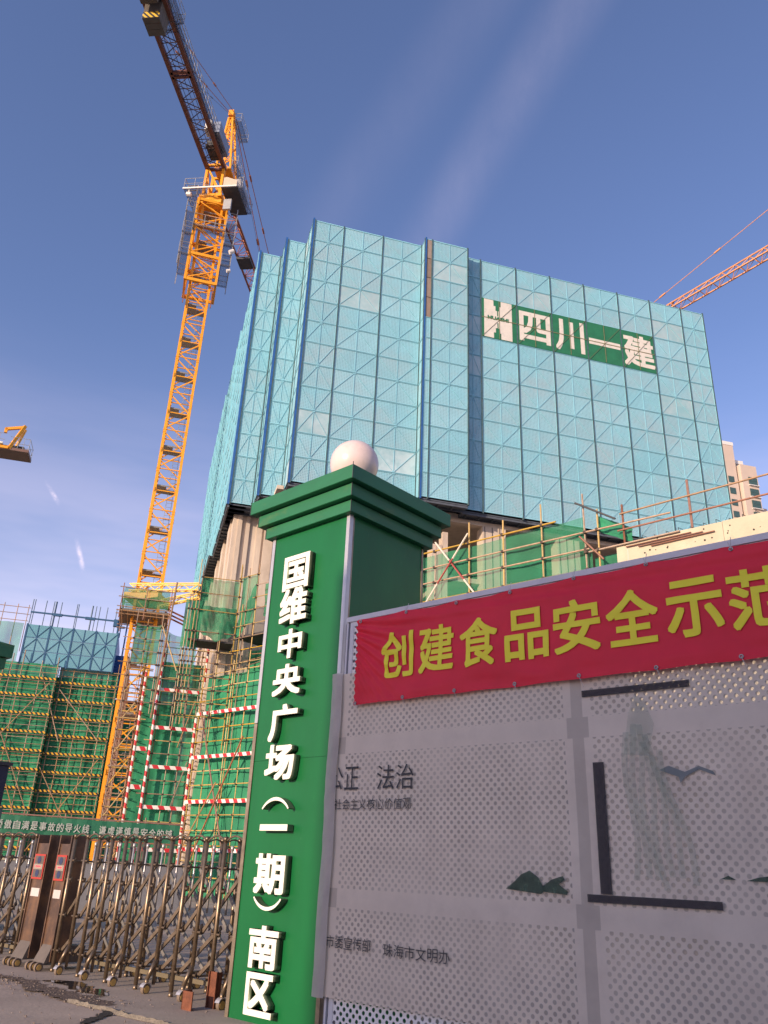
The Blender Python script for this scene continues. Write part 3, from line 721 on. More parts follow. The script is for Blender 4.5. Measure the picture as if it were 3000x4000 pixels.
# tower head
mb = MB(); e = .68
for sx in (-1, 1):
    for sy in (-1, 1): mb.box(sx * e - .1, sx * e + .1, sy * e - .1, sy * e + .1, 49.3, 52.6)
for s_ in (-1, 1):
    mb.bar((-e, s_ * e, 52.3), (e, s_ * e, 49.5), .14); mb.bar((s_ * e, -e, 52.3), (s_ * e, e, 49.5), .14)
    mb.box(-e, e, s_ * e - .08, s_ * e + .08, 52.4, 52.6)
    mb.box(s_ * e - .08, s_ * e + .08, -e, e, 50.9, 51.05)
PK = Vector((.10, .6, 59.7))
for sx in (-1, 1):
    mb.bar((.38 + sx * .62, 1.5, 52.6), PK + Vector((sx * .16, 0, 0)), .17); mb.bar((.38 + sx * .62, -.2, 52.6), PK + Vector((sx * .16, -.2, -.6)), .15)
for k in range(6):
    f0 = k / 6; f1 = (k + 1) / 6
    A = lambda sx, sy, f: Vector((.38 + sx * .62, 1.5 if sy > 0 else -.2, 52.6)).lerp(PK + Vector((sx * .16, 0 if sy > 0 else -.2, 0 if sy > 0 else -.6)), f)
    mb.bar(A(-1, 1, f0), A(1, 1, f1), .05); mb.bar(A(-1, 1, f1), A(1, 1, f1), .05)
    mb.bar(A(-1, -1, f1), A(1, -1, f1), .05); mb.bar(A(1, -1, f0), A(1, 1, f1), .05); mb.bar(A(-1, -1, f0), A(-1, 1, f1), .05); mb.bar(A(-1, -1, f0), A(1, -1, f1), .06); mb.bar(A(1, -1, f0), A(-1, -1, f1), .05)
mb.box(PK.x - .22, PK.x + .22, PK.y - .35, PK.y + .2, 59.3, 59.9)
mb.box(-.3, 1.05, -.3, 1.6, 52.45, 52.62); link('tower_head', mb.mesh('tower_head', YEL), CR)
walkway(.25, .95, .6, 2.8, 58.9, .9)
walkway(1.1, 1.55, -.2, 1.6, 53.0, .9)
lb = MB()
for s_ in (0, 1): lb.tube((1.0 - .02 + s_ * .3, 1.6, 52.8), (.2 + s_ * .3, .9, 58.9), .02, 5)
for k in range(18):
    f = k / 18; lb.tube((.73 - .53 * f, 1.6 - .7 * f, 52.9 + 6 * f), (1.03 - .53 * f, 1.6 - .7 * f, 52.9 + 6 * f), .014, 4)
link('head_ladder', lb.mesh('head_ladder', GREYM), CR)
# cab
mb = MB(); mb.box(1.25, 2.35, -.95, 1.1, 49.05, 50.6); link('cab', mb.mesh('cab', [mat('cab_grey_paint', (.34, .34, .37), .5)]), CR)
mb = MB(); mb.prism([(1.22, 49.05), (2.3, 49.05), (2.3, 49.75), (1.45, 50.15), (1.22, 50.1)], -1.62, -.97); link('electric_box', mb.mesh('electric_box', CREAM), CR)
mb = MB(); mb.box(2.353, 2.37, -.7, .9, 49.5, 50.4); link('cab_window', mb.mesh('cab_window', mat('cab_glass', (.10, .11, .15), .15)), CR)
mb = MB(); mb.box(1.15, 2.45, -1.75, 1.15, 48.9, 49.02); link('cab_floor', mb.mesh('cab_floor', DARKM), CR)
walkway(2.46, 2.8, -1.7, 1.1, 48.95, 1.0)
mb = MB(); mb.box(1.3, 1.9, -1.2, -1.0, 47.3, 48.3); link('window_guard', mb.mesh('window_guard', GREYM), CR)
# counter jib
mb = MB(); CJ = -20.5; zc = 52.0
for sx in (-1, 1): mb.box(sx * .68 - .14, sx * .68 + .14, CJ, -.5, zc, zc + .34)
for y in (-.6, -8.9, -9.25, CJ + .1): mb.box(-.7, .7, y - .09, y + .09, zc, zc + .24)
link('counter_jib', mb.mesh('counter_jib', RUSTD), CR)
mb = MB(); n_ = 22
for k in range(n_):
    y0_ = -.9 - k * .88; y1_ = y0_ - .88; s_ = 1 if k % 2 else -1
    mb.bar((-.66 * s_, y0_, zc + .06), (.66 * s_, y1_, zc + .06), .05); mb.bar((-.66, y1_, zc + .12), (.66, y1_, zc + .12), .045)
    mb.bar((.66 * s_, y0_, zc + .5), (-.66 * s_, y1_, zc + .5), .04)
link('counter_jib_bracing', mb.mesh('counter_jib_bracing', mat('dark_brown_paint', (.07, .04, .04), .6)), CR)
mb = MB()
for x in (-.3, .05, .36): mb.box(x, x + .03, CJ, -.9, zc + .16, zc + .19)
link('cable_tray', mb.mesh('cable_tray', DARKM), CR)
wk = walkway(.84, 1.05, -12.6, -2.0, zc + .28, .95)
walkway(-.95, .95, -13.0, -12.2, zc + .05, .8); walkway(.84, 1.35, -20, -12.6, zc + .28, .95)
mb = MB(); mb.prism([(.12, zc + .35), (.62, zc + .35), (.62, zc + 1.25), (.40, zc + 1.5), (.12, zc + 1.2)], -4.2, -3.5); link('motor_cover', mb.mesh('motor_cover', WHT), CR)
mb = MB(); mb.box(.66, 1.2, -3.9, -1.5, zc + .4, zc + 1.5); link('winch_cabinet', mb.mesh('winch_cabinet', mat('cabinet_blue_grey', (.20, .24, .32), .5)), CR)
mb = MB(); mb.tube((-.1, -2.6, zc + .6), (.6, -2.6, zc + .6), .33, 12); mb.box(-.2, .65, -2.9, -1.4, zc + .2, zc + .4); link('winch', mb.mesh('winch', DARKM), CR)
for i, (y0_, y1_, zb) in enumerate([(-14.35, -13.95, 50.5), (-13.93, -13.55, 50.5), (-13.53, -13.1, 50.5), (-15.6, -15.2, 51.2), (-15.18, -14.8, 51.2), (-16.6, -16.1, 50.6)]):
    mb = MB(); mb.box(-.56, .56, y0_, y1_, zb, 53.3); mb.box(-.30, .30, y0_ + .05, y1_ - .05, 53.3, 53.6)
    link('ballast_block', mb.mesh('ballast_block', BALP), CR)
for y0_, zb, h_ in ((-14.35, 50.5, .55), (-15.6, 51.2, .5), (-16.6, 50.6, .5)):
    mb = MB(); mb.box(-.563, .563, -.012, -.002, 0, h_); o = link('warning_board', mb.mesh('warning_board', BYB), CR, (0, y0_, zb + .02))
# tie bars and ropes
def tie(pts, r_, m_, name='tie_bar', par=CR):
    mb = MB()
    for p, q in zip(pts, pts[1:]): mb.tube(p, q, r_, 6)
    L = (Vector(pts[1]) - Vector(pts[0])).length
    k = 1
    while k * 5.5 < L:
        c = Vector(pts[0]).lerp(Vector(pts[1]), k * 5.5 / L); dv = (Vector(pts[1]) - Vector(pts[0])).normalized() * .3
        mb.tube(c - dv, c + dv, r_ * 2.6, 6); k += 1
    link(name, mb.mesh(name, m_), par)
for sx in (-.2, .2):
    tie([PK + Vector((sx, -.3, 0)), (sx * 3.2, -12.4, zc + .3)], .028, RUSTY)
tie([PK + Vector((.1, -.4, -.6)), (.3, -8, zc + 1.0)], .014, DARKM, 'rope')
# jib
JL = 44; JZ = 51.1
jb = MB(); jl = MB()
for sx in (-1, 1): jb.box(sx * .62 - .07, sx * .62 + .07, 1.0, JL, JZ, JZ + .14)
jb.tube((0, 1.2, JZ + 1.25), (0, JL, JZ + 1.15), .08, 6); jb.box(-.62, .62, 8.6, 8.8, JZ, JZ + .16); jb.box(-.62, .62, 9.3, 9.5, JZ, JZ + .16)
jb.bar((-.62, 1.0, JZ), (0, 1.2, JZ + 1.25), .1); jb.bar((.62, 1.0, JZ), (0, 1.2, JZ + 1.25), .1)
k = 1.2; j = 0
while k < JL - 1.4:
    jl.bar((-.62, k, JZ + .07), (.62, k, JZ + .07), .05)
    jl.bar((-.62 * (1 if j % 2 else -1), k, JZ + .07), (.62 * (1 if j % 2 else -1), k + 1.4, JZ + .07), .05)
    for sx in (-1, 1): jl.bar((sx * .62, k, JZ + .1), (0, k + .7, JZ + 1.2), .05); jl.bar((0, k + .7, JZ + 1.2), (sx * .62, k + 1.4, JZ + .1), .05)
    k += 1.4; j += 1
link('jib', jb.mesh('jib', RUSTY), CR); link('jib_bracing', jl.mesh('jib_bracing', mat('faded_red_paint', (.42, .16, .10), .6)), CR)
mb = MB(); mb.box(-.5, .5, 8.2, 9.6, JZ - .35, JZ - .12); mb.box(-.62, -.5, 8.2, 9.6, JZ - .3, JZ + .1); mb.box(.5, .62, 8.2, 9.6, JZ - .3, JZ + .1); link('trolley', mb.mesh('trolley', DARKM), CR)
tie([PK + Vector((.15, .3, -.2)), (.2, 18, JZ + 1.3)], .035, RUSTY); tie([PK + Vector((.3, .3, -.2)), (.3, 34, JZ + 1.3)], .035, RUSTY)
tie([PK + Vector((.0, .3, -.1)), (.1, 18, JZ + 1.2)], .012, DARKM, 'rope')
# the mast and its climbing cage stand square to the building, whatever way the jib is slewed
for o_ in list(CR.children):
    k_ = o_.name.split('.')[0]
    if k_ in ('mast_section', 'climbing_cage', 'guide_frame', 'hanger', 'hydraulic_drum') or (k_ == 'walkway' and max(v.co.z for v in o_.data.vertices) < 47):
        o_.rotation_euler = (0, 0, R(AC - AB))
# wall anchors to the building
def truss(name, a, b, w, h, m_, par):
    mb = MB(); a, b = Vector(a), Vector(b); d = (b - a); L = d.length; d.normalize(); x = d.cross(Vector((0, 0, 1))).normalized()
    for sx in (-1, 1):
        for z in (0, h): mb.bar(a + x * sx * w / 2 + Vector((0, 0, z)), b + x * sx * w / 2 + Vector((0, 0, z)), .07)
    n = max(2, int(L / .55))
    for k in range(n):
        p = a + d * L * k / n; q = a + d * L * (k + 1) / n
        for sx in (-1, 1):
            o_ = x * sx * w / 2; z0_, z1_ = (0, h) if k % 2 else (h, 0)
            mb.bar(p + o_ + Vector((0, 0, z0_)), q + o_ + Vector((0, 0, z1_)), .045)
        mb.bar(p - x * w / 2, q + x * w / 2, .04)
    link(name, mb.mesh(name, m_), par)
truss('wall_anchor', (-.75, -1.15, 16.45), (3.7, -1.15, 16.5), .35, .42, YELB, CR)
truss('wall_anchor', (1.3, -.95, 15.55), (3.7, -.95, 16.1), .3, .36, YELB, CR)
mb = MB()
for dz in (0, .22, .42): mb.tube((1.0, .4 + dz, 15.85 - dz), (2.7, .4 + dz, 15.1 - dz), .06, 6)
link('anchor_strut', mb.mesh('anchor_strut', RUSTY), CR)
mb = MB(); mb.box(-1.1, 1.1, -1.15, 1.15, 16.0, 16.4); link('anchor_collar', mb.mesh('anchor_collar', YEL), CR)

# ------------------------------------------------------------------ second crane, right
C2 = thing('tower_crane', 'distant orange lattice crane jib rising beyond the right edge of the screens', 'crane', 145.2, 0, 0)
C2.location = (21.6, 56.8, 0)
jb = MB(); jl = MB(); Z2 = 45.0; L2 = 46
for sx in (-1, 1): jb.box(sx * .42 - .05, sx * .42 + .05, -1, L2, Z2, Z2 + .1)
jb.tube((0, -.6, Z2 + .85), (0, L2, Z2 + .95), .065, 6)
k = 0; j = 0
while k < L2 - 1.2:
    for sx in (-1, 1): jl.bar((sx * .42, k, Z2 + .05), (0, k + .6, Z2 + .88), .045); jl.bar((0, k + .6, Z2 + .88), (sx * .42, k + 1.2, Z2 + .05), .045)
    jl.bar((-.42, k, Z2 + .05), (.42, k, Z2 + .05), .04); jl.bar((-.42, k, Z2 + .05), (.42, k + 1.2, Z2 + .05), .035)
    k += 1.2; j += 1
FR = mat('faded_orange_paint', (.64, .29, .12), .6, var=.1)
link('jib', jb.mesh('jib', FR), C2); link('jib_bracing', jl.mesh('jib_bracing', FR), C2)
mb = MB(); mb.box(-.4, .4, 2.2, 3.6, Z2 - .3, Z2 - .05); mb.bar((-.3, 2.4, Z2), (.0, 3.4, Z2 + .9), .1); mb.box(-.1, .1, 2.7, 3.1, Z2 - .8, Z2 - .3); link('trolley', mb.mesh('trolley', RUST), C2)
tie([(0, -3.0, Z2 + 1.0), (0, 22, Z2 + 6.0)], .03, FR, par=C2)
tie([(0, 22, Z2 + 6.0), (0, 47, Z2 + 11.0)], .03, FR, par=C2)
mb = MB()
for sx in (-1, 1):
    for sy in (-1, 1): mb.box(sx * .7 - .08, sx * .7 + .08, 47 + sy * .7 - .08, 47 + sy * .7 + .08, 0, Z2 + 2); mb.bar((sx * .7, 47 + sy * .7, Z2 + 2), (0, 47, Z2 + 11), .12)
for k in range(31):
    for s_ in (-1, 1): mb.bar((-.7, 47 + s_ * .7, k * 1.5), (.7, 47 + s_ * .7, k * 1.5 + 1.5), .07); mb.bar((s_ * .7, 46.3, k * 1.5), (s_ * .7, 47.7, k * 1.5 + 1.5), .07)
link('mast', mb.mesh('mast', FR), C2)

# third crane: end of a deck entering from the left
C3 = thing('tower_crane', 'end of an orange and grey crane deck entering at the left edge', 'crane', AB, -14.7, 60)
mb = MB(); mb.box(-5, 3.05, -.9, .9, 28.9, 29.12); link('deck', mb.mesh('deck', mat('deck_brown', (.16, .09, .07), .6)), C3)
mb = MB(); mb.box(-5, 1.6, -1.0, -.86, 28.95, 29.2); mb.bar((1.65, -.9, 29.0), (2.3, -.4, 31.3), .22); mb.bar((2.35, -.4, 31.2), (1.0, -.4, 30.8), .2); mb.bar((1.6, .6, 29), (2.3, .0, 31.2), .16)
mb.box(.95, 1.15, -.5, -.3, 30.5, 30.9)
link('end_frame', mb.mesh('end_frame', YEL), C3)
mb = MB(); mb.box(-5, 1.2, -1.2, -1.02, 29.22, 29.34); link('edge_beam', mb.mesh('edge_beam', WHT), C3)
mb = MB(); mb.tube((-.6, 0, 29.4), (1.0, 0, 29.4), .33, 10); mb.box(1.5, 2.6, -.5, .5, 29.12, 29.5); link('winch', mb.mesh('winch', DARKM), C3)
mb = MB()
for z in (29.6, 30.1):
    mb.tube((-5, -1.1, z), (1.3, -1.1, z), .022, 5); mb.tube((1.6, -.88, z - .1), (3.0, -.88, z - .1), .022, 5); mb.tube((3.0, -.88, z - .1), (3.0, .88, z - .1), .022, 5); mb.tube((1.6, .88, z - .1), (3.0, .88, z - .1), .022, 5)
for x in (-4, -3, -2, -1, 0, .9): mb.tube((x, -1.1, 29.2), (x, -1.1, 30.1), .02, 5)
for x in (1.8, 2.2, 2.6, 3.0): mb.tube((x, -.88, 29.1), (x, -.88, 30.0), .02, 5); mb.tube((x, .88, 29.1), (x, .88, 30.0), .02, 5)
link('railing', mb.mesh('railing', GREYM), C3)
mb = MB(); mb.prism([(-3.4, 0), (-1.9, 0), (-1.9, 27.4), (-1.2, 28.9), (-3.4, 28.9)], -.8, .8); link('mast', mb.mesh('mast', mat('white_grey_mast', (.5, .48, .47), .6)), C3)

# ------------------------------------------------------------------ left building wrapped in green net
Lt, Ld = -18.0, 88.0
LB = thing('netted_building', 'left building wrapped in green netting with yellow and black toe boards', 'building', AB, Lt, Ld)
mb = MB(); mb.box(-8, 13.6, 1.9, 18, 0, 18.2); link('floors', mb.mesh('floors', DARKI), LB)
X = lambda s: s - Lt
cloth_obj('net_sheet', net_fn(X(-26), X(-9.55), 0, 18.9, -.75, .22, 1, bay=3.4), 90, 46, NETD, LB)
cloth_obj('net_sheet', net_fn(X(-9.4), X(-3.6), 0, 18.9, 0, .2, 8, bay=3.4), 40, 46, NETD, LB)
v = net_fn(0, 1.5, 0, 18.9, 0, .1, 4)
cloth_obj('net_sheet', lambda u, w: (X(-9.5) + v(u, w)[1] * .3, -.75 + .85 * u, 18.9 * w), 6, 30, NETD, LB)
cloth_obj('net_sheet', net_fn(X(-26), X(-13.7), 18.9, 22.9, -.6, .25, 12, bay=2.6), 50, 12, NETT, LB)
mb = MB(); mb.box(X(-6.4), X(3.5), 3, 18, 0, 16.6); link('rear_wing', mb.mesh('rear_wing', DARKI), LB)
cloth_obj('net_sheet', net_fn(X(-6.3), X(3.5), 0, 16.2, 2.7, .2, 31, bay=3.4), 40, 40, NETD, LB)
for k in range(14): pipe(LB, 'rail', (X(-3.4), 2.2, .8 + k * 1.15), (X(3.5), 2.2, .8 + k * 1.15), .035, PIPE)
pr = .035
for i, s in enumerate([-24.5, -22.8, -21, -19.4, -17.8, -16.2, -14.6, -13.9, -12.9, -11.1, -9.6]):
    pipe(LB, 'pole', (X(s), -1.0, 0), (X(s), -1.0, 19.2 + (i % 3) * .45), .05, PIPE)
for i, s in enumerate([-9.1, -8.0, -6.9, -5.7, -4.6, -3.7]):
    pipe(LB, 'pole', (X(s), -.25, 0), (X(s), -.25, 19.0 + (i % 2) * .7), .05, PIPE)
SP = 1.735
for k in range(11):
    zb = 17.3 - k * SP
    if zb < 0: break
    for q_ in (0, 1, 2):
        z = zb + .12 + q_ * SP / 3 if q_ else zb - .16
        pipe(LB, 'rail', (X(-26), -1.07, z), (X(-9.4), -1.07, z), pr, PIPE); pipe(LB, 'rail', (X(-9.5), -.32, z - .05), (X(-3.6), -.32, z - .05), pr, PIPE)
    mb = MB(); mb.box(0, 16.5, -.015, .015, 0, .21); link('toe_board', mb.mesh('toe_board', YB), LB, (X(-26), -1.15, zb))
    mb = MB(); mb.box(0, 5.8, -.015, .015, 0, .21); link('toe_board', mb.mesh('toe_board', YB), LB, (X(-9.4), -.4, zb - .1))
for (a, b, c, d_) in ((-16.5, 17.5, -9.8, 5.0), (-10.0, 17.0, -17, 6.5), (-14.3, 12.0, -10, 3.0), (-11.2, 18.6, -8.2, 11.5), (-9.4, 9, -4, 0.6), (-4.2, 10, -9.2, 1.5), (-9, 16.5, -4.5, 17.8 - 6)):
    dd = -1.25 if max(a, c) < -9.3 else -.9
    pipe(LB, 'brace', (X(a), dd, b), (X(c), dd, d_), .045, PIPE)
# blue climbing screen on its top
LS = thing('climbing_screen', 'low pale blue mesh screen with tall bare poles above the left building', 'construction screen', AB, -13.35, 87.4, 'turquoise climbing screens round the tower')
BPALE = mat('pale_blue_sheet', (.17, .42, .52), .6, var=.08, vscale=.7, rnd=.06, alpha=.93, trans=.2)
BBAR = mat('slate_blue_bar', (.03, .10, .20), .5)
def pm2(w, up, plain=False):
    k_ = ('L', round(w, 2), up)
    if k_ not in PM:
        c = w / 2; h = ROWH
        mb = MB(); mb.box(.02, w - .02, 0, .004, .01, h - .01, 0); d = -.05
        mb.box(.02, w - .02, d, 0, .0, .05, 1); mb.box(c - .025, c + .025, d, 0, .05, h, 1)
        zc_, zo_ = (.05, h - .03) if up else (h - .05, .05)
        mb.bar((c, -.03, zc_), (.03, -.03, zo_), .05, .05, 1); mb.bar((c, -.03, zc_), (w - .03, -.03, zo_), .05, .05, 1)
        PM[k_] = mb.mesh('mesh_panel', [BPALE, BBAR])
    return PM[k_]
ps = [0, 2.24, 4.5, 6.78, 9.0]
screen(LS, ps, 0, origin=Vector((0, 0, 0)), z0=18.75, nr=3, post_m=BBAR, postw=.14, mesh_fn=pm2, pale_share=0)
mb = MB(); mb.box(8.98, 9.02, 0, 9, 18.75, 22.9); mb.box(-.02, .0, 0, 9, 18.75, 22.9); link('side_sheet', mb.mesh('side_sheet', BLUEBAR), LS)
for x in (0.05, .25, 1.35, 2.1, 2.3, 2.36, 2.85, 4.4, 4.55, 5.95, 6.32, 6.7, 7.45, 8.4, 8.9, 9.1):
    pipe(LS, 'pole', (x, .3, 22.5), (x, .3, 25.6), .05 if x != 2.3 and x != 5.95 else .09, BBAR)
mb = MB(); mb.box(0, 8.9, .2, .34, 24.15, 24.3); mb.box(2.2, 3.1, .15, .38, 24.05, 24.32); mb.box(5.4, 6.4, .15, .38, 24.05, 24.32); mb.box(8.3, 8.75, .0, .4, 23.6, 24.35); mb.box(8.7, 9.5, .1, .3, 23.5, 23.7); mb.box(8.75, 8.9, .1, .25, 18.8, 25)
link('top_beam', mb.mesh('top_beam', BBAR), LS)
for x in (-3.2, -2.6, -1.3, -.25): pipe(LS, 'pole', (x, .2, 20), (x, .2, 24.9), .04, PIPE)
for z in (23.2, 23.9, 24.6): pipe(LS, 'rail', (-4, .2, z), (-.05, .2, z), .035, PIPE)
# steel post cluster behind the crane mast
mb = MB(); mb.box(9.6, 9.75, 1, 1.2, 0, 24.6); mb.box(9.9, 10.0, 1, 1.2, 0, 24.4); mb.box(9.0, 10.4, 3, 8, 17.5, 21.2); link('corner_frame', mb.mesh('corner_frame', BLUEBAR), LS)

# ------------------------------------------------------------------ scaffolds
def coupler_mesh():
    mb = MB(); mb.tube((0, -.05, 0), (0, .05, 0), .05, 6); mb.box(-.06, .06, -.03, .03, -.03, .03); return mb.mesh('coupler', COUP)
CPM = coupler_mesh()
def face(root, x0, x1, dep, poles, rails, r=.022, m1=PIPE, m2=PIPE, dz=.05, jit=.025, couplers=True, ext=.25):
    """one scaffold face: poles [(x,z0,z1)], rails [(z,xa,xb)]"""
    rnd = random.Random(int(abs(x0 * 100) + dep * 7))
    for x, a, b in poles:
        pipe(root, 'pole', (x, dep, a), (x + rnd.uniform(-jit, jit), dep, b), r, m1 if rnd.random() < .6 else m2)
    for z, a, b in rails:
        pipe(root, 'rail', (a - rnd.uniform(0, ext), dep - .055, z + rnd.uniform(-jit, jit)), (b + rnd.uniform(0, ext), dep - .055, z + rnd.uniform(-jit, jit)), r, m1 if rnd.random() < .55 else m2)
    if couplers:
        for x, a, b in poles:
            for z, p, q in rails:
                if a <= z <= b and p - .1 <= x <= q + .1 and len(root.children) < 290: link('coupler', CPM, root, (x, dep - .03, z))
def fr(a, b, n): return [a + (b - a) * i / (n - 1) for i in range(n)]

# middle tower: M1 faces like the building front, depth 40
M1 = thing('pipe_scaffold', 'pipe scaffold with red and white poles and green net right of the crane foot', 'scaffold', AB, .28, 40, 'pipe scaffolds of the site')
cloth_obj('net_sheet', net_fn(.05, 1.95, 0, 10.2, .25, .2, 2, bay=.95), 26, 60, NETD, M1)
face(M1, 0, 1.95, 0, [(x, 0, 11.0 + (i % 2) * .5) for i, x in enumerate((.0, .12, .85, 1.35, 1.85, 2.02))], [(.6 + k * .585, -.1, 2.0) for k in range(19)], m2=PIPEY)
face(M1, 0, 1.96, 1.2, [(x, 0, 11) for x in (.1, 1.0, 1.9)], [(.6 + k * 1.17, -.1, 2.0) for k in range(10)], couplers=False)
mb = MB(); mb.tube((0, 0, 0), (0, 0, 11.1), .066, 10)
o = link('warning_pole', mb.mesh('warning_pole', RW), M1, (-.02, -.12, 0)); 
mb = MB(); mb.tube((0, 0, 0), (0, 0, 7.6), .066, 10); link('warning_pole', mb.mesh('warning_pole', RW), M1, (1.9, -.12, 0))
mb = MB(); mb.tube((0, 0, 0), (0, 0, 2.2), .06, 10); link('warning_pole', mb.mesh('warning_pole', RW), M1, (2.06, -.1, 9.1))
mb = MB(); mb.box(0, 1.86, -.02, .02, 0, .16); tb = mb.mesh('toe_board', RWH)
for z in (8.72, 6.96, 5.2, 3.46, 1.7): link('toe_board', tb, M1, (.02, -.1, z))
for x0, x1, z0_ in ((1.2, 1.75, 6.2), (1.2, 1.75, 3.4), (1.0, 1.7, 9.0)): pipe(M1, 'brace', (x0, -.08, z0_), (x1, -.08, z0_ + 2.2), .026, PIPE)
# narrow net bay and receding face beside the mast
M0 = thing('pipe_scaffold', 'slender brown pipe scaffold packed beside the crane mast', 'scaffold', AB, -.42, 40.6, 'pipe scaffolds of the site')
cloth_obj('net_sheet', net_fn(.06, .6, 0, 9.6, .4, .08, 5), 8, 40, NETD, M0)
mb = MB(); mb.tube((0, 0, 0), (0, 0, 9.75), .062, 10); link('warning_pole', mb.mesh('warning_pole', RW), M0, (.0, -.1, 0))
for z in (6.0, 4.3, 2.2): link('toe_board', (lambda mb: (mb.box(0, .5, -.02, .02, 0, .2), mb.mesh('toe_board', RWH))[1])(MB()), M0, (.05, -.1, z))
for k in range(9):
    y = .4 + k * 1.1
    pipe(M0, 'pole', (-.15 - (k % 2) * .05, y, 0), (-.15, y, 11.2), .03, PIPE if k % 3 else PIPER)
    pipe(M0, 'pole', (-.95 - (k % 2) * .05, y, 0), (-.95, y, 10.6), .03, PIPER if k % 3 else PIPE)
for k in range(24):
    z = .5 + k * .43
    pipe(M0, 'rail', (-.2, 0, z), (-.2, 9.6, z), .028, PIPE); 
    if k % 2: pipe(M0, 'rail', (-1.0, 0, z), (-1.0, 9.6, z), .028, PIPE)
    pipe(M0, 'rail', (-1.1, (k * 1.7) % 9, z + .1), (.3, (k * 1.7) % 9, z + .1), .028, PIPE if k % 2 else PIPEY)
    pipe(M0, 'rail', (-.9, .35, z), (.1, .35, z), .026, PIPEY if k % 2 else PIPER)
for k in range(7): pipe(M0, 'brace', (-.9, .3, .3 + k * 1.4), (-.1, .3, 1.6 + k * 1.4), .026, PIPEY)
# net between mast and building, upper level
M3 = thing('pipe_scaffold', 'upper scaffold wrapped in thin green net between mast and building', 'scaffold', AB, -1.25, 39.8, 'pipe scaffolds of the site')
cloth_obj('net_sheet', net_fn(.0, 1.25, 9.9, 11.9, .1, .10, 3, sag=.1, bay=1.25), 24, 14, NET, M3)
cloth_obj('net_sheet', net_fn(1.25, 3.0, 9.2, 11.8, .1, .10, 7, sag=.35, bay=1.75), 24, 16, NETT, M3)
face(M3, 0, 2.9, 0, [(0, 7.5, 12.6), (.55, 8, 12.1), (1.22, 7.6, 12.4), (1.32, 8, 12.0), (2.25, 7, 12.9), (2.35, 7, 13.6)], [(z, -.4, 2.7) for z in (8.1, 8.7, 9.3, 9.9, 10.5, 11.1)] + [(11.75, 0, 1.3)], jit=.02)
pipe(M3, 'pole', (1.35, -.1, 7.4), (1.62, -.1, 14.1), .045, PIPE)
pipe(M3, 'brace', (1.25, -.1, 11.8), (2.2, -.1, 9.7), .03, PIPEY)
# platform box with net round the mast
M5 = thing('mast_platform', 'square pipe platform with thin green net wrapped round the crane mast', 'platform', AB, -2.5, 48.9)
mb = MB(); mb.box(-.1, 2.75, -.1, 3.2, 14.9, 15.0); link('deck', mb.mesh('deck', mat('plank_grey_brown', (.16, .14, .12), .9)), M5)
cloth_obj('net_sheet', net_fn(0, 2.65, 15.2, 16.3, -.1, .06, 3), 24, 8, NETT, M5)
cloth_obj('net_sheet', net_fn(0, 2.65, 15.2, 16.2, 3.1, .06, 9), 24, 8, NETT, M5)
cloth_obj('net_sheet', lambda u, w: (-.05 + .03 * math.sin(u * 9), 3.2 * u - .1, 15.2 + w * 1.05), 16, 6, NETT, M5)
for y in (-.15, 3.2):
    for z in (14.65, 14.85, 15.1, 15.7, 16.3): pipe(M5, 'rail', (-.3, y, z), (2.9, y, z), .03, PIPE)
for x in (-.1, 2.75):
    for z in (14.75, 15.2, 15.75): pipe(M5, 'rail', (x, -.4, z), (x, 3.5, z), .03, PIPE)
for x in (-.1, 1.3, 2.75):
    for y in (-.15, 3.2): pipe(M5, 'pole', (x, y, 14.4), (x, y, 16.55), .03, PIPER)
for k in range(9): pipe(M5, 'joist', (.0 + k * .34, -.3, 14.82), (.0 + k * .34, 3.4, 14.82), .03, PIPE)

# upper left face in front of the core (depth 38) and the face turning towards the road (line AF, depth 24)
M2 = thing('pipe_scaffold', 'high scaffold with sagging green net in front of the fluted concrete core', 'scaffold', AB, 1.4, 38, 'pipe scaffolds of the site')
def swag(x0, x1, zt, zb, dep, sag, seed):
    def fn(u, w):
        x = x0 + (x1 - x0) * u
        lo = zb - sag * math.sin(PI * u) + .25 * noise.noise((x * 2.2 + seed, 3, 0)); z = lo + (zt - lo) * w
        return (x, dep + .13 * noise.noise((x * 2.6 + seed, z * .8, 1)) + .10 * noise.noise((x * 5.5 + z * 2, z * 1.2, seed)) - .12 * math.sin(PI * u) * (1 - w), z)
    return fn
cloth_obj('net_sheet', swag(.15, 1.98, 14.0, 11.9, .12, .5, 2), 30, 22, NETT, M2)
cloth_obj('net_sheet', swag(.1, 1.98, 12.6, 11.4, .06, .4, 8), 30, 18, NET, M2)
cloth_obj('net_sheet', swag(-.5, .25, 12.9, 10.6, .4, .1, 5), 14, 20, NET, M2)
face(M2, -.4, 2.0, 0, [(-.35, 7, 12.6), (-.2, 7, 13.3), (-.05, 7, 14.9), (.12, 7, 14.6), (1.2, 6.5, 11.9), (1.3, 6.5, 11.7), (1.96, 6.5, 14.9)], [(z, -.3, 1.95) for z in (7.4, 8.0, 8.6, 9.2, 9.85, 10.4, 11.3, 12.35)] + [(13.2, -.2, 1.95), (14.0, .1, 1.95)], m2=PIPEY, jit=.02)
mb = MB(); mb.box(-.2, 1.95, .1, 1.6, 10.9, 10.98); link('deck', mb.mesh('deck', DARKI), M2)  # near-black deck paints in its shaded underside

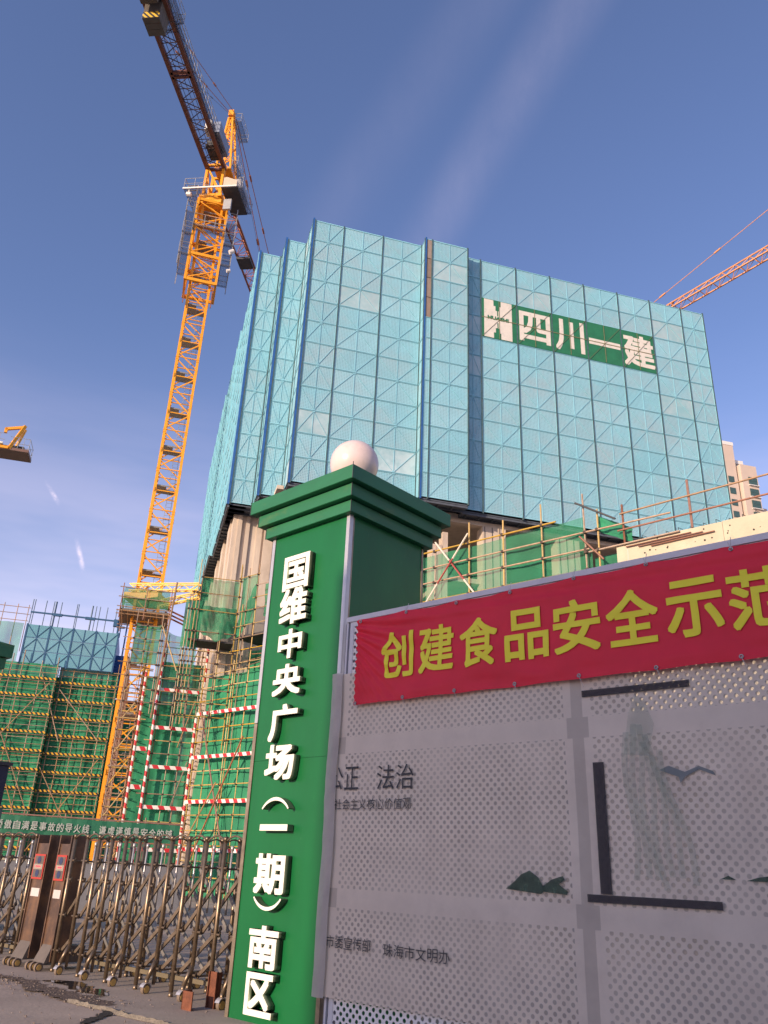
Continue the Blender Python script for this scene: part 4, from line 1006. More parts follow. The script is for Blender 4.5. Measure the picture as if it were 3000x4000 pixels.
M4 = thing('pipe_scaffold', 'yellow pipe scaffold with dense green net running towards the pillar', 'scaffold', AF, -31.7, 24.0, 'pipe scaffolds of the site')
cloth_obj('net_sheet', net_fn(.1, 8.5, 0, 9.55, .26, .2, 6, bay=1.3), 80, 50, NETD, M4)
cloth_obj('net_sheet', net_fn(.1, 8.5, 9.4, 11.0, 1.7, .10, 6, bay=1.3), 60, 10, NETD, M4)
face(M4, 0, 8, 0, [(x, 0, 9.9 + (2.9 if i in (1, 3, 4) else .2)) for i, x in enumerate((.05, .95, 2.2, 2.35, 3.3, 4.6, 5.9, 7.2))], [(.75 + k * .63, -.1, 8) for k in range(15)], m1=PIPEY, m2=PIPEY, r=.024, ext=.05)
mb = MB(); mb.box(0, 8, -.02, .02, 0, .155); tb = mb.mesh('toe_board', RWH)
for z in (7.66, 5.68, 3.75, 1.78): link('toe_board', tb, M4, (.05, -.12, z))
pipe(M4, 'brace', (.3, -.2, 8.2), (3.6, -.2, .6), .035, PIPER); pipe(M4, 'brace', (3.7, -.25, 6.5), (.7, -.25, .8), .035, PIPER); pipe(M4, 'brace', (2.2, -.25, 4.6), (.1, -.25, 1.5), .03, PIPE)
M6 = thing('pipe_scaffold', 'topmost scaffold corner with torn green net beside the lit pillar', 'scaffold', AF, -29.7, 24.0, 'pipe scaffolds of the site')
cloth_obj('net_sheet', swag(.0, 1.25, 14.2, 12.0, .1, .3, 12), 20, 20, NETT, M6)
cloth_obj('net_sheet', lambda u, w: (1.25 * u, .05 + .1 * noise.noise((u * 6, w * 3, 1)), (11.2 + 1.6 * u * u) * (1 - w) + w * (11.9 + 2.1 * u)), 20, 12, NET, M6)
cloth_obj('net_sheet', swag(1.3, 4.5, 13.8, 12.2, .5, .4, 15), 40, 20, NET, M6)
face(M6, 0, 4, 0, [(0, 6, 14.8), (.62, 6, 14.6), (1.28, 6, 14.7), (2.6, 6, 14.0), (3.9, 6, 14)], [(z, -.1, 4.2) for z in (9.9, 10.5, 11.1, 11.7, 12.4)] + [(14.15, 0, 1.35), (13.6, 1.3, 4.2), (13.0, 1.3, 4.2)], m2=PIPEY)
mb = MB(); mb.box(0, 5, .1, 2.2, 11.15, 11.28); mb.box(0, 5, 2.2, 2.4, 9.5, 12.2); link('deck', mb.mesh('deck', DARKI), M6)  # deck and back board near-black: shade under the platform put into colour
for k in range(6): pipe(M6, 'rail', (.3 + k * .6, -.1, 9.6 + .3 * (k % 3)), (1.7 + k * .7, 1.8, 10.6 + .2 * (k % 2)), .026, PIPE)

# right scaffold: guard rails and net along the podium edge (line AF, depth 20)
M7 = thing('pipe_scaffold', 'guard rail scaffold with green net between the green pillar and the pale concrete wall', 'scaffold', AF, -15.4, 20, 'pipe scaffolds of the site')
q7 = lambda t: t + 15.4
cloth_obj('net_sheet', net_fn(q7(-16.5), q7(-12.25), 6.5, 11.05, .08, .08, 21, bay=1.4), 46, 30, NETT, M7)
cloth_obj('net_sheet', net_fn(q7(-12.25), q7(-9.55), 10.0, 11.1, .08, .10, 22, bay=1.4), 34, 12, NETT, M7)
cloth_obj('net_sheet', net_fn(q7(-12.25), q7(-9.4), 6.5, 10.1, .12, .09, 23, bay=1.4), 34, 20, NETT, M7)
cloth_obj('net_sheet', lambda u, w: (q7(-9.15) + 1.0 * u, .12 + .1 * noise.noise((u * 5, w * 4, 2)), (11.05 - u * .6) * w + (1 - w) * (10.55 - u * .55)), 14, 8, NETD, M7)
cloth_obj('net_sheet', net_fn(q7(-9.4), q7(-8.6), 6.5, 9.85, .3, .05, 25), 10, 12, NET, M7)
face(M7, -1, 11, 0, [(q7(-15.38), 6, 11.2), (q7(-14.88), 6, 11.35), (q7(-13.54), 6, 11.85), (q7(-12.27), 6, 11.62), (q7(-10.89), 6, 11.82), (q7(-9.5), 6, 11.8), (q7(-9.12), 9, 11.2)],
     [(11.12, -1, q7(-10.4)), (10.56, -1, q7(-7.0)), (10.04, -1, q7(-9.4)), (9.95, q7(-9.4), q7(-6.8)), (9.42, -1, q7(-9.5))], m1=PIPEY, m2=PIPE, r=.028, ext=.03)
pipe(M7, 'pole', (q7(-8.34), 0, 9.9), (q7(-8.34), 0, 11.15), .03, PIPER); pipe(M7, 'pole', (q7(-6.46), 0, 10.0), (q7(-6.46), 0, 11.4), .035, PIPER)
pipe(M7, 'rail', (q7(-8.4), -.06, 10.85), (q7(-2.5), -.06, 11.02), .028, PIPE); pipe(M7, 'rail', (q7(-8.5), -.06, 10.36), (q7(-2.5), -.06, 10.47), .028, PIPER)
RWT = stripe_mat('red_white_thin', (.70, .62, .50), (.34, .06, .05), 1.9)
for a, b in (((q7(-14.8), 11.4), (q7(-13.25), 9.35)), ((q7(-13.46), 11.4), (q7(-15.1), 9.35))):
    L = math.hypot(b[0] - a[0], b[1] - a[1]); mb = MB(); mb.tube((0, 0, 0), (0, 0, L), .03, 6)
    o = link('brace', mb.mesh('brace', RWT), M7); o.location = (a[0], -.12 if a[0] < b[0] else -.18, a[1]); o.rotation_mode = 'QUATERNION'
    o.rotation_quaternion = Vector((b[0] - a[0], 0, b[1] - a[1])).normalized().to_track_quat('Z', 'Y')
pipe(M7, 'brace', (q7(-9.7), -.15, 11.5), (q7(-8.5), -.15, 10.7), .03, DARKM)
pipe(M7, 'brace', (q7(-9.6), -.2, 10.4), (q7(-8.95), -.1, 9.6), .03, PIPER)

# pale concrete parapet
W2 = thing('concrete_wall', 'long pale concrete parapet wall with tie holes behind the red banner', 'wall', AF, -8.6, 20)
segs = [0, 2.9, 5.9, 9.0, 12.2, 15.2]
for i in range(5):
    mb = MB(); mb.box(segs[i] + .004, segs[i + 1] - .004, 0, .3, 5.3, 9.99 + .012 * (i % 2)); link('wall_panel', mb.mesh('wall_panel', CONCW), W2)
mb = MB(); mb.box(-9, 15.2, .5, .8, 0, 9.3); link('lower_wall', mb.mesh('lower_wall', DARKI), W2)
hm = MB(); hm.tube((0, -.006, 0), (0, .02, 0), .022, 8); hm = hm.mesh('tie_hole', HOLE)
rr = random.Random(3)
for i in range(46):
    o = link('tie_hole', hm, W2, (rr.uniform(.2, 9.5), 0, rr.choice((9.88, 9.75, 9.62)) + rr.uniform(-.05, .04))); o.scale = (rr.uniform(.5, 1.3),) * 3
mb = MB(); mb.box(.3, .34, -.004, .01, 9.3, 9.9); link('joint', mb.mesh('joint', CONC), W2)
mb = MB(); mb.box(7.1, 7.3, -.1, .1, 9.98, 10.08); link('loose_block', mb.mesh('loose_block', CONC), W2)
for k in range(3): pipe(W2, 'loose_bar', (.3 + k * .35, -.05, 9.84 - k * .06), (2.1 + k * .3, -.05, 9.86 - k * .05), .018, PIPER)
# rebar cage on top
RB = thing('rebar_cage', 'row of bent rebar stirrups standing on the pale concrete wall', 'rebar', AF, -8.4, 20.6)
for k in range(26):
    mb = MB(); x = k * .34; h = .42 + .03 * math.sin(k * 2.1)
    mb.tube((x, 0, 9.6), (x, 0, 9.9 + h), .009, 4); mb.tube((x, 0, 9.9 + h), (x + .04, .25, 9.9 + h + .02), .009, 4); mb.tube((x + .04, .25, 9.9 + h), (x + .04, .25, 9.6), .009, 4)
    link('stirrup', mb.mesh('stirrup', DARKM), RB)
for k in range(5): pipe(RB, 'bar', (-.3, .0 + .05 * k, 10.0 + k * .075), (9.5, .0 + .05 * k, 10.03 + k * .07), .009, RUST, 4)

# ------------------------------------------------------------------ residential tower far right (facade frame, 140 m)
RT = thing('apartment_building', 'distant pale pink apartment tower behind the right end of the screens', 'building', AB, 118, 140)
def rb(name, x0, x1, d0, d1, z0, z1, m_=RESI):
    mb = MB(); mb.box(x0 - 118, x1 - 118, d0 - 140, d1 - 140, z0, z1); return link(name, mb.mesh(name, m_), RT)
rb('wall', 112, 124.4, 140, 160, 0, 97.7); rb('parapet', 118, 124.5, 139.9, 140.1, 97.0, 97.9, WHT)
rb('wall', 124.0, 127.6, 141.5, 158, 0, 91.4); rb('wall', 124.2, 128.2, 144, 158, 91.5, 92.2); rb('roof_beam', 124.3, 127.8, 141.3, 141.7, 93.2, 94.1, WHT); rb('roof_post', 127.4, 127.8, 141.4, 141.8, 91.5, 94, WHT)
for k in range(4): rb('roof_slat', 124.6 + k * .8, 124.9 + k * .8, 141.7, 145, 93.3, 93.9, WHT)
rb('wall', 125.0, 129.4, 139.2, 156, 0, 91.9); rb('wall', 129.6, 137, 146, 160, 0, 85.0); rb('roof_house', 130.2, 135, 148, 156, 85.0, 88.5, ORNG)
for k in range(24):
    z = 88.6 - k * 3.0
    if z < 5: break
    f = rb('window', 126.7, 129.0, 139.05, 139.19, z - 1.9, z + .15, WFR)
    for q_ in range(3):
        for e_ in range(2):
            mb = MB(); mb.box(126.8 + q_ * .74 - 118, 127.46 + q_ * .74 - 118, -.99, -.955, z - 1.8 + e_ * .95, z - 1.0 + e_ * .98); g = link('pane', mb.mesh('pane', GLASS), f)
    f = rb('window', 121.8, 123.4, 139.93, 139.99, z - 1.6, z, WFR)
    mb = MB(); mb.box(3.9, 5.3, -.09, -.075, z - 1.5, z - .1); link('pane', mb.mesh('pane', GLASS), f)
    rb('sill', 126.5, 129.3, 138.7, 139.2, z - 2.1, z - 1.95, WHT)
    if z < 84: rb('balcony', 129.6, 137, 144.4, 146, z - 2.4, z - 1.3); mb = MB(); mb.box(12, 18.6, 5.985, 5.99, z - 1.2, z + .3); link('balcony_glass', mb.mesh('balcony_glass', GLASS), RT)

# buildings across the road, behind the camera: they throw the shade that lies over the hoarding
RB2 = thing('roadside_building', 'plain plastered four storey house across the road behind the viewer', 'building', 129, 0, 0)
c0 = Vector((-17.05, -9.81, 0)); RB2.location = c0; RB2.rotation_euler = (0, 0, -R(41.5))
mb = MB(); mb.box(0, 32, -12, 0, 0, 10.2); link('wall', mb.mesh('wall', CLAD), RB2)
mb = MB(); mb.box(0, 32.1, -12.1, .1, 10.2, 10.4); link('roof_edge', mb.mesh('roof_edge', CONC), RB2)
for k in range(9):
    for j in range(3):
        mb = MB(); mb.box(1.5 + k * 3.4, 3.2 + k * 3.4, .0, .06, 1.4 + j * 3.2, 3.2 + j * 3.2); f = link('window', mb.mesh('window', WFR), RB2)
        mb = MB(); mb.box(1.6 + k * 3.4, 3.1 + k * 3.4, .06, .07, 1.5 + j * 3.2, 3.1 + j * 3.2); link('pane', mb.mesh('pane', GLASS), f)

# ------------------------------------------------------------------ slogan banner on the site fence
SB = thing('slogan_banner', 'long dark green banner with pale slogan characters above the folding gate', 'banner', AB, -5.6, 35.2)
mb = MB(); n_ = 40; v = []; f = []
W_ = 7.45
for i in range(n_ + 1):
    x = W_ * i / n_
    for z in (2.08, 2.75): v.append((x, .02 * math.sin(x * 3) + .01 * math.sin(x * 11), z - .012 * x))
for i in range(n_): f.append((2 * i, 2 * i + 2, 2 * i + 3, 2 * i + 1))
me = bpy.data.meshes.new('banner_cloth'); me.from_pydata(v, [], f); me.materials.append(BANG); me.update(); link('banner_cloth', me, SB)
txt = '骄傲自满是事故的导火线，谦虚谨慎是安全的铺路石'
for i, ch in enumerate(txt):
    x = .80 + i * .312
    if ch == '，': w1, h1, dz = .07, .12, -.12
    else: w1, h1, dz = .255, .31, 0
    if x > W_ - .1: break
    o = link('character', glyph_mesh(ch, w1, h1, .004, BANT, .015), SB); o.location = (x, -.045, 2.42 - .012 * x + dz); o.rotation_euler = (0, 0, 0)
for k in range(6): pipe(SB, 'post', (.1 + k * 1.5, .06, 0), (.1 + k * 1.5, .06, 2.9), .03, PIPER)
pipe(SB, 'rail', (-.2, .04, 2.80), (W_ + .1, .04, 2.70), .03, PIPER); pipe(SB, 'rail', (-.2, .04, 2.05), (W_ + .1, .04, 1.95), .03, PIPER)

# ------------------------------------------------------------------ gate pillars
def cap_tiers(root, w, dep):
    for o_, z0_, z1_ in ((.085, 5.35, 5.50), (.165, 5.51, 5.67), (.25, 5.68, 5.86)):
        mb = MB(); mb.box(-o_, w + o_, -o_, dep + o_, z0_, z1_)
        me = mb.mesh('cap_tier', GRNC); ob = link('cap_tier', me, root)
        bv = ob.modifiers.new('bevel', 'BEVEL'); bv.width = .006; bv.segments = 1
        sm = MB()   # folded corner seam
        sm.box(-o_ - .004, -o_ + .003, -o_ - .004, -o_ + .003, z0_ - .004, z1_ + .004); sm.box(w + o_ - .003, w + o_ + .004, -o_ - .004, -o_ + .003, z0_ - .004, z1_ + (.03 if z1_ > 5.8 else .004))
        link('corner_seam', sm.mesh('corner_seam', DARKM), ob)
PW, PD = 1.38, 1.39
PL = thing('gate_pillar', 'tall green gate pillar with vertical white raised characters and a white ball on top', 'gate pillar', AP, -7.69, 6.2, 'green gate pillars')
for (a, b, nm) in ((0, 2.559, 'front_panel'), (2.562, 5.35, 'front_panel')):
    mb = MB(); mb.box(.045, PW - .045, 0, .03, a, b); link(nm, mb.mesh(nm, GRN), PL)
mb = MB(); mb.box(.02, PW - .02, .03, PD - .03, 0, 5.35); link('core', mb.mesh('core', DARKM), PL)
mb = MB(); mb.box(PW - .02, PW, .05, PD - .05, 0, 5.35); link('side_panel', mb.mesh('side_panel', GRN), PL)
mb = MB(); mb.box(0, .02, .05, PD - .05, 0, 5.35); link('side_panel', mb.mesh('side_panel', GRN), PL)
mb = MB(); mb.box(0, PW, PD - .03, PD, 0, 5.35); link('back_panel', mb.mesh('back_panel', GRN), PL)
for x0, x1, z0_, z1_, m_ in ((-.012, .042, 3.0, 5.35, TRIM), (-.012, .042, 0, 2.99, TRIMB), (PW - .042, PW + .010, 3.25, 5.35, TRIM), (PW - .042, PW + .010, 0, 3.24, TRIMB)):
    mb = MB(); mb.box(x0, x1, -.012, .004, z0_, z1_); mb.box(x0 if x0 < 0 else PW + .001, .0 - .001 if x0 < 0 else PW + .011, .004, .048, z0_, z1_); link('corner_trim', mb.mesh('corner_trim', m_), PL)
mb = MB(); mb.box(PW + .001, PW + .008, .05, .075, 0, 5.33); mb.box(PW, PW + .01, PD - .05, PD - .02, 0, 5.33); link('side_trim', mb.mesh('side_trim', TRIMB), PL)
cap_tiers(PL, PW, PD)
mb = MB(); mb.tube((PW / 2, PD / 2, 5.86), (PW / 2, PD / 2, 6.25), .14, 20); link('ball_neck', mb.mesh('ball_neck', WHT), PL)
bm = bmesh.new(); bmesh.ops.create_uvsphere(bm, u_segments=64, v_segments=40, radius=.333)
me = bpy.data.meshes.new('ball'); bm.to_mesh(me); bm.free(); me.materials.append(BALL); me.polygons.foreach_set('use_smooth', [True] * len(me.polygons)); link('ball', me, PL, (PW / 2, PD / 2, 6.53))
CX = 7.69 - 7.095
for ch, z, h, w in (('国', 4.76, .455, .47), ('维', 4.33, .46, .49), ('中', 3.865, .36, .42), ('央', 3.44, .37, .49), ('广', 2.95, .42, .48), ('场', 2.52, .39, .49), ('期', 1.385, .40, .49), ('南', .70, .40, .47), ('区', .28, .385, .43)):
    w *= .98; h *= .98
    o = link('character', glyph_mesh(ch, w, h, .085, [LETW, LETS], .030), PL); o.location = (CX, -.055, z)
mb = MB(); mb.box(-.225, .225, -.0425, .0425, -.032, .032); me = mb.mesh('character', [LETW, LETS])
for p in me.polygons: p.material_index = 0 if p.normal.y < -.7 else 1
link('character', me, PL, (CX, -.055, 1.84))
for z, sg in ((2.085, 1), (1.10, -1)):
    mb = MB(); pts = []
    n_ = 14
    for i in range(n_ + 1):
        a = R(35 + 110 * (1 - i / n_)); pts.append((.27 * math.cos(a), (.27 * math.sin(a) - .205) * sg))
    ins = []
    for i in range(n_ + 1):
        a = R(38 + 104 * i / n_); ins.append((.262 * math.cos(a), (.235 * math.sin(a) - .205) * sg))
    P_ = pts + ins
    if sg < 0: P_ = P_[::-1]
    # build as quads between the two arcs
    o_ = len(mb.v)
    for i in range(n_ + 1):
        x0_, z0_ = pts[i]; x1_, z1_ = ins[n_ - i]
        mb.v += [(x0_, -.0425, z0_), (x1_, -.0425, z1_), (x0_, .0425, z0_), (x1_, .0425, z1_)]
    for i in range(n_):
        a = 4 * i; b = a + 4
        for q_, mi in (((a, a + 1, b + 1, b), 0), ((a, b, b + 2, a + 2), 1), ((a + 1, a + 3, b + 3, b + 1), 1), ((a + 2, b + 2, b + 3, a + 3), 1)): mb.f.append(q_); mb.m.append(mi)
    for a in (0, 4 * n_): mb.f.append((a, a + 2, a + 3, a + 1)); mb.m.append(1)
    link('character', mb.mesh('character', [LETW, LETS]), PL, (CX, -.055, z))
P2 = thing('gate_pillar', 'dark green stepped pillar top peeking in at the left edge', 'gate pillar', AF, -21.75, 7.6, 'green gate pillars')
for i_, (o_, z0_, z1_) in enumerate(((.08, 5.35, 5.62), (.17, 5.64, 5.9), (.26, 5.92, 6.25))):
    mb = MB(); mb.box(-o_, 1.4 + o_, -o_, 1.4 + o_, z0_, z1_); link('cap_tier', mb.mesh('cap_tier', GRNC), P2)
mb = MB(); mb.quad_prism([(-.24, -.24, 6.25), (1.64, -.24, 6.25), (1.64, 1.64, 6.25), (-.24, 1.64, 6.25), (.5, .5, 6.5), (.9, .5, 6.5), (.9, .9, 6.5), (.5, .9, 6.5)]); link('cap_top', mb.mesh('cap_top', GRNC), P2)
mb = MB(); mb.box(0, 1.4, 0, 1.4, 0, 5.35); link('shaft', mb.mesh('shaft', GRN), P2)
NB = thing('guard_booth', 'dark navy booth corner at the left edge beside the folding gate', 'booth', AF, -19.25, 7.4)
mb = MB(); mb.box(0, 1.62, 0, 1.2, 0, 3.15); link('booth_wall', mb.mesh('booth_wall', mat('booth_navy', (.012, .018, .05), .5)), NB)
mb = MB(); mb.box(-.05, 1.67, -.05, 1.25, 3.15, 3.22); link('booth_roof', mb.mesh('booth_roof', DARKM), NB)
mb = MB(); mb.box(1.625, 1.635, .25, 1.25, 1.3, 2.3); link('booth_window', mb.mesh('booth_window', GLASS), NB)

# ------------------------------------------------------------------ folding gates (line AF, 6.8 m)
GD = 6.8
def arc_tube(mb, p, q, r_, rise, n=6, seg=6, sag=1):
    prev = None
    for i in range(n + 1):
        u = i / n; c = Vector(p).lerp(Vector(q), u); c.z += sag * rise * math.sin(PI * u)
        if prev is not None: mb.tube(prev, c, r_, seg, cap=False)
        prev = c
def gate_leaf(root, ts, t0, wheel_first, head=None):
    """posts every third of a metre, cross links, sliding sleeves, wheels"""
    n = len(ts)
    pm = MB(); pm.tube((0, 0, 0), (0, 0, 1.70), .026, 10); pm.tube((0, 0, 1.70), (0, 0, 1.755), .031, 10, cap=True); pm.tube((0, 0, 0), (0, 0, .06), .03, 10, r2=.026)
    pmm = pm.mesh('post', STEEL, True)
    pw = MB(); pw.tube((0, 0, .36), (0, 0, 1.70), .026, 10); pw.tube((0, 0, 1.70), (0, 0, 1.755), .031, 10); pw.tube((0, 0, .37), (0, -.10, .16), .026, 8); pw.tube((0, -.10, .17), (0, -.10, .10), .024, 8); pw.tube((0, 0, .5), (0, 0, .1), .02, 8)
    pwm = pw.mesh('wheel_post', STEEL, True)
    wh = MB(); wh.tube((-.022, 0, 0), (.022, 0, 0), .055, 18); whm = wh.mesh('wheel', TYRE)
    hb = MB(); hb.tube((-.026, 0, 0), (.026, 0, 0), .040, 14); hbm = hb.mesh('wheel_hub', HUB)
    fm = MB()
    for i in range(7):
        a = R(10 + 150 * i / 7); b = R(10 + 150 * (i + 1) / 7)
        fm.quad_prism([(-.03, .062 * math.cos(a), .062 * math.sin(a)), (.03, .062 * math.cos(a), .062 * math.sin(a)), (.03, .062 * math.cos(b), .062 * math.sin(b)), (-.03, .062 * math.cos(b), .062 * math.sin(b)),
                       (-.032, .072 * math.cos(a), .072 * math.sin(a)), (.032, .072 * math.cos(a), .072 * math.sin(a)), (.032, .072 * math.cos(b), .072 * math.sin(b)), (-.032, .072 * math.cos(b), .072 * math.sin(b))])
    fmm = fm.mesh('mudguard', TRIM)
    sl = MB(); sl.tube((-.075, .0, 0), (.075, .0, 0), .012, 6); sl.tube((0, .04, -.03), (0, .04, .03), .03, 8)
    slm = sl.mesh('sleeve', STEELD)
    br = MB(); br.tube((0, .02, 0), (0, .54, 0), .012, 6); brm = br.mesh('crossbar', STEELD)
    for i, t in enumerate(ts):
        t += random.uniform(-.012, .012)
        w = (i % 2 == 0) == wheel_first
        x = t - t0
        dy = .0
        if w:
            p = link('wheel_post', pwm, root, (x, 0, 0)); q = link('wheel', whm, root, (x - .005, -.10, .058)); q.rotation_euler = (0, 0, R(6))
            link('wheel_hub', hbm, q); link('mudguard', fmm, q)
            q2 = link('wheel', whm, root, (x - .005, .66, .058)); link('wheel_hub', hbm, q2); link('mudguard', fmm, q2)
        else: link('post', pmm, root, (x, 0, .0))
        link('post', pmm, root, (x - .04, .56, 0)); [link('sleeve', slm, root, (x, .0, z)) for z in (1.41, 1.16, .71, .27)]; [link('crossbar', brm, root, (x, 0, z)) for z in (1.40, .25)]
        rb_ = MB(); rb_.tube((0, 0, .9), (0, 0, 1.62), .014, 6); rb_.tube((0, 0, 1.60), (0, 0, 1.66), .02, 8); link('finial', rb_.mesh('finial', TRIM, True), root, (x - .10, .20, 0))
    for i in range(n - 1):
        a, b = ts[i] - t0, ts[i + 1] - t0
        mb = MB(); arc_tube(mb, (a, 0, 1.70), (b, 0, 1.70), .012, .065, sag=1); arc_tube(mb, (a, .0, 1.68), (b, .56, 1.68), .010, .05); link('top_arch', mb.mesh('top_arch', STEELD, True), root)
        mb = MB(); mb.bar((a, .03, .16), (b, .03, .16), .02, .045) if False else mb.bar((a, .5, .12), (b, .5, .12), .03, .05); link('bottom_rail', mb.mesh('bottom_rail', mat('dusty_rail', (.15, .12, .075), .7)), root)
    # scissor links: near plane rises to the right, far plane falls
    for i in range(n - 2):
        a, c = ts[i] - t0, ts[i + 2] - t0
        lo, hi = (a, c) if a < c else (c, a)
        for z0_, z1_ in ((.24, .78), (.70, 1.42)):
            mb = MB(); mb.bar((lo, .07, z0_), (hi, .07, z1_), .022, .042); link('link_bar', mb.mesh('link_bar', STEELD), root)
            mb = MB(); mb.bar((lo, .47, z1_), (hi, .47, z0_), .022, .042); link('link_bar', mb.mesh('link_bar', mat('pale_link', (.24, .225, .21), .5, metal=.5, var=.3)), root)
def motor_head(root, x, w):
    mb = MB(); mb.box(x, x + w, .0, .22, .30, 1.62); mb.box(x - .012, x + .01, -.02, .24, .12, 1.74); mb.box(x + w - .01, x + w + .012, -.02, .24, .12, 1.74)
    link('motor_housing', mb.mesh('motor_housing', HEADM), root)
    mb = MB(); mb.box(x + .02, x + w - .02, -.03, -.002, 1.13, 1.47); b = link('control_box', mb.mesh('control_box', REDP), root)
    mb = MB(); mb.box(x + .045, x + w - .045, -.0335, -.0305, 1.155, 1.445); link('control_face', mb.mesh('control_face', mat('dark_display', (.12, .09, .075), .4)), b)
    for zc_ in (1.39, 1.21):
        mb = MB(); mb.tube((x + w / 2, -.037, zc_), (x + w / 2, -.034, zc_), .052, 8); link('emblem', mb.mesh('emblem', NAVY), b)
    mb = MB(); mb.box(x + .045, x + w - .045, -.037, -.032, 1.262, 1.335); link('display', mb.mesh('display', mat('pale_display', (.30, .26, .21), .4)), b)
    led = mat('red_led', (.6, .02, .02), .4); led.node_tree.nodes['Principled BSDF'].inputs['Emission Color'].default_value = (1, .02, .03, 1); led.node_tree.nodes['Principled BSDF'].inputs['Emission Strength'].default_value = 2.5
    mb = MB(); mb.box(x + .10, x + w - .10, -.040, -.0375, 1.295, 1.312); link('led', mb.mesh('led', led), b)
    mb = MB(); mb.box(x + .05, x + w - .06, -.006, -.001, .90, 1.01); link('name_plate', mb.mesh('name_plate', PLATE), root)
    mb = MB(); mb.quad_prism([(x, -.10, .10), (x + w, -.10, .10), (x + w, .5, .10), (x, .5, .10), (x + .02, -.002, .32), (x + w - .02, -.002, .32), (x + w, .5, .3), (x, .5, .3)]); link('foot_plate', mb.mesh('foot_plate', mat('foot_plate', (.11, .09, .075), .6, var=.3)), root)
    whm = MB(); whm.tube((-.022, 0, 0), (.022, 0, 0), .06, 16); whm = whm.mesh('wheel', TYRE)
    hbm = MB(); hbm.tube((-.026, 0, 0), (.026, 0, 0), .035, 12); hbm = hbm.mesh('wheel_hub', HUB)
    for dx in (.03, .5 * w, w - .03):
        q = link('wheel', whm, root, (x + dx, -.15, .06)); link('wheel_hub', hbm, q)
tsR = [-7.78, -8.12, -8.46, -8.81, -9.17, -9.52, -9.86, -10.18, -10.5, -10.82, -11.12, -11.46]
G1 = thing('folding_gate', 'stainless folding gate leaf running from its motor head to the lettered pillar', 'folding gate', AF, -7.78, GD, 'two leaves of the folding gate')
gate_leaf(G1, tsR, -7.78, True); motor_head(G1, -11.84 + 7.78, .30)
tsL = [-12.55, -12.92, -13.3, -13.66, -14.0, -14.35, -14.7, -15.05, -15.4, -15.75]
G2 = thing('folding_gate', 'stainless folding gate leaf left of the two motor heads', 'folding gate', AF, -12.5, GD, 'two leaves of the folding gate')
gate_leaf(G2, tsL, -12.5, False); motor_head(G2, -12.47 + 12.5, .34)
RBX = thing('iron_stop', 'rusty iron gate stop standing by the gate wheels', 'gate stop', AF, -8.06, 6.38)
mb = MB(); mb.box(0, .17, 0, .012, 0, .19); mb.box(0, .012, 0, .12, 0, .19); link('plate', mb.mesh('plate', RUST), RBX)
mb = MB(); mb.box(.06, .20, .30, .312, 0, .36); mb.box(.06, .072, .28, .36, 0, .36); mb.box(.19, .20, .28, .36, 0, .36); link('channel', mb.mesh('channel', RUST), RBX)

# ------------------------------------------------------------------ perforated hoarding
FE = thing('hoarding', 'perforated light grey metal hoarding right of the green pillar', 'hoarding', AF, -5.94, 6.38)
f0 = 5.94
for a, b in ((-5.90, -3.27), (-3.13, -.50), (-.36, 2.2)):
    for z0_, z1_ in ((.02, 1.18), (1.235, 2.61), (2.665, 3.97)):
        mb = MB(); mb.box(a + f0, b + f0, 0, .003, z0_, z1_, 0); me = mb.mesh('perforated_panel', PERF); link('perforated_panel', me, FE)
        mb = MB()
        for p, q, r1, r2 in ((a, a + .055, z0_, z1_), (b - .055, b, z0_, z1_), (a + .055, b - .055, z0_, z0_ + .05), (a + .055, b - .055, z1_ - .05, z1_)):
            mb.box(p + f0, q + f0, -.006, -.001, r1, r2)
        link('panel_frame', mb.mesh('panel_frame', FENF), FE)
for t in (-5.93, -3.2, -.43, 2.25):
    mb = MB(); mb.box(t + f0 - .055, t + f0 + .055, .02, .10, 0, 3.97)
    link('post', mb.mesh('post', FPOST), FE)
    for z in (1.21, 2.64): mb = MB(); mb.box(t + f0 - .10, t + f0 + .10, .006, .018, z - .10, z + .10); link('joint_plate', mb.mesh('joint_plate', FPOST), FE)
for z in (1.208, 2.638): mb = MB(); mb.box(0, 8.2, .01, .05, z - .03, z + .03); link('rail', mb.mesh('rail', mat('rail_grey', (.36, .35, .37), .6)), FE)
mb = MB(); mb.box(-.01, 8.2, -.02, .11, 3.975, 4.03); link('top_rail', mb.mesh('top_rail', FENF), FE)
mb = MB(); mb.box(-.01, .012, -.008, .11, 0, 3.975); link('end_cap', mb.mesh('end_cap', FENF), FE)

# printed cover sheet stretched over it
CS = thing('printed_sheet', 'greyish translucent printed sheet covering most of the perforated hoarding', 'banner', AF, -6.03, 6.34)
c0_ = 6.03
def sheet_fn(u, w):
    x = 8.2 * u; z = .37 + 3.02 * w
    wob = .010 * noise.noise((0, z * 1.2, 3)) * max(0, 1 - x * 1.2) * 4
    return (x + wob, .010 * noise.noise((x * .8, z * .9, 1)) + .005 * noise.noise((x * 3, z * 2, 5)) + .008, z)
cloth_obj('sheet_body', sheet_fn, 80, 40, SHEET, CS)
def hem_fn(u, w):
    z = .36 + 3.04 * w; p = .02 * noise.noise((1, z * 1.5, 3))
    return (-.045 + .15 * u + p, -.015 - .02 * math.sin(PI * u) + .008 * noise.noise((u * 3, z * 6, 2)), z)
cloth_obj('hem', hem_fn, 6, 60, SHEETW, CS)
def onsheet(x, z): return sheet_fn(max(0, x) / 8.2, (z - .37) / 3.02)[1] - .008
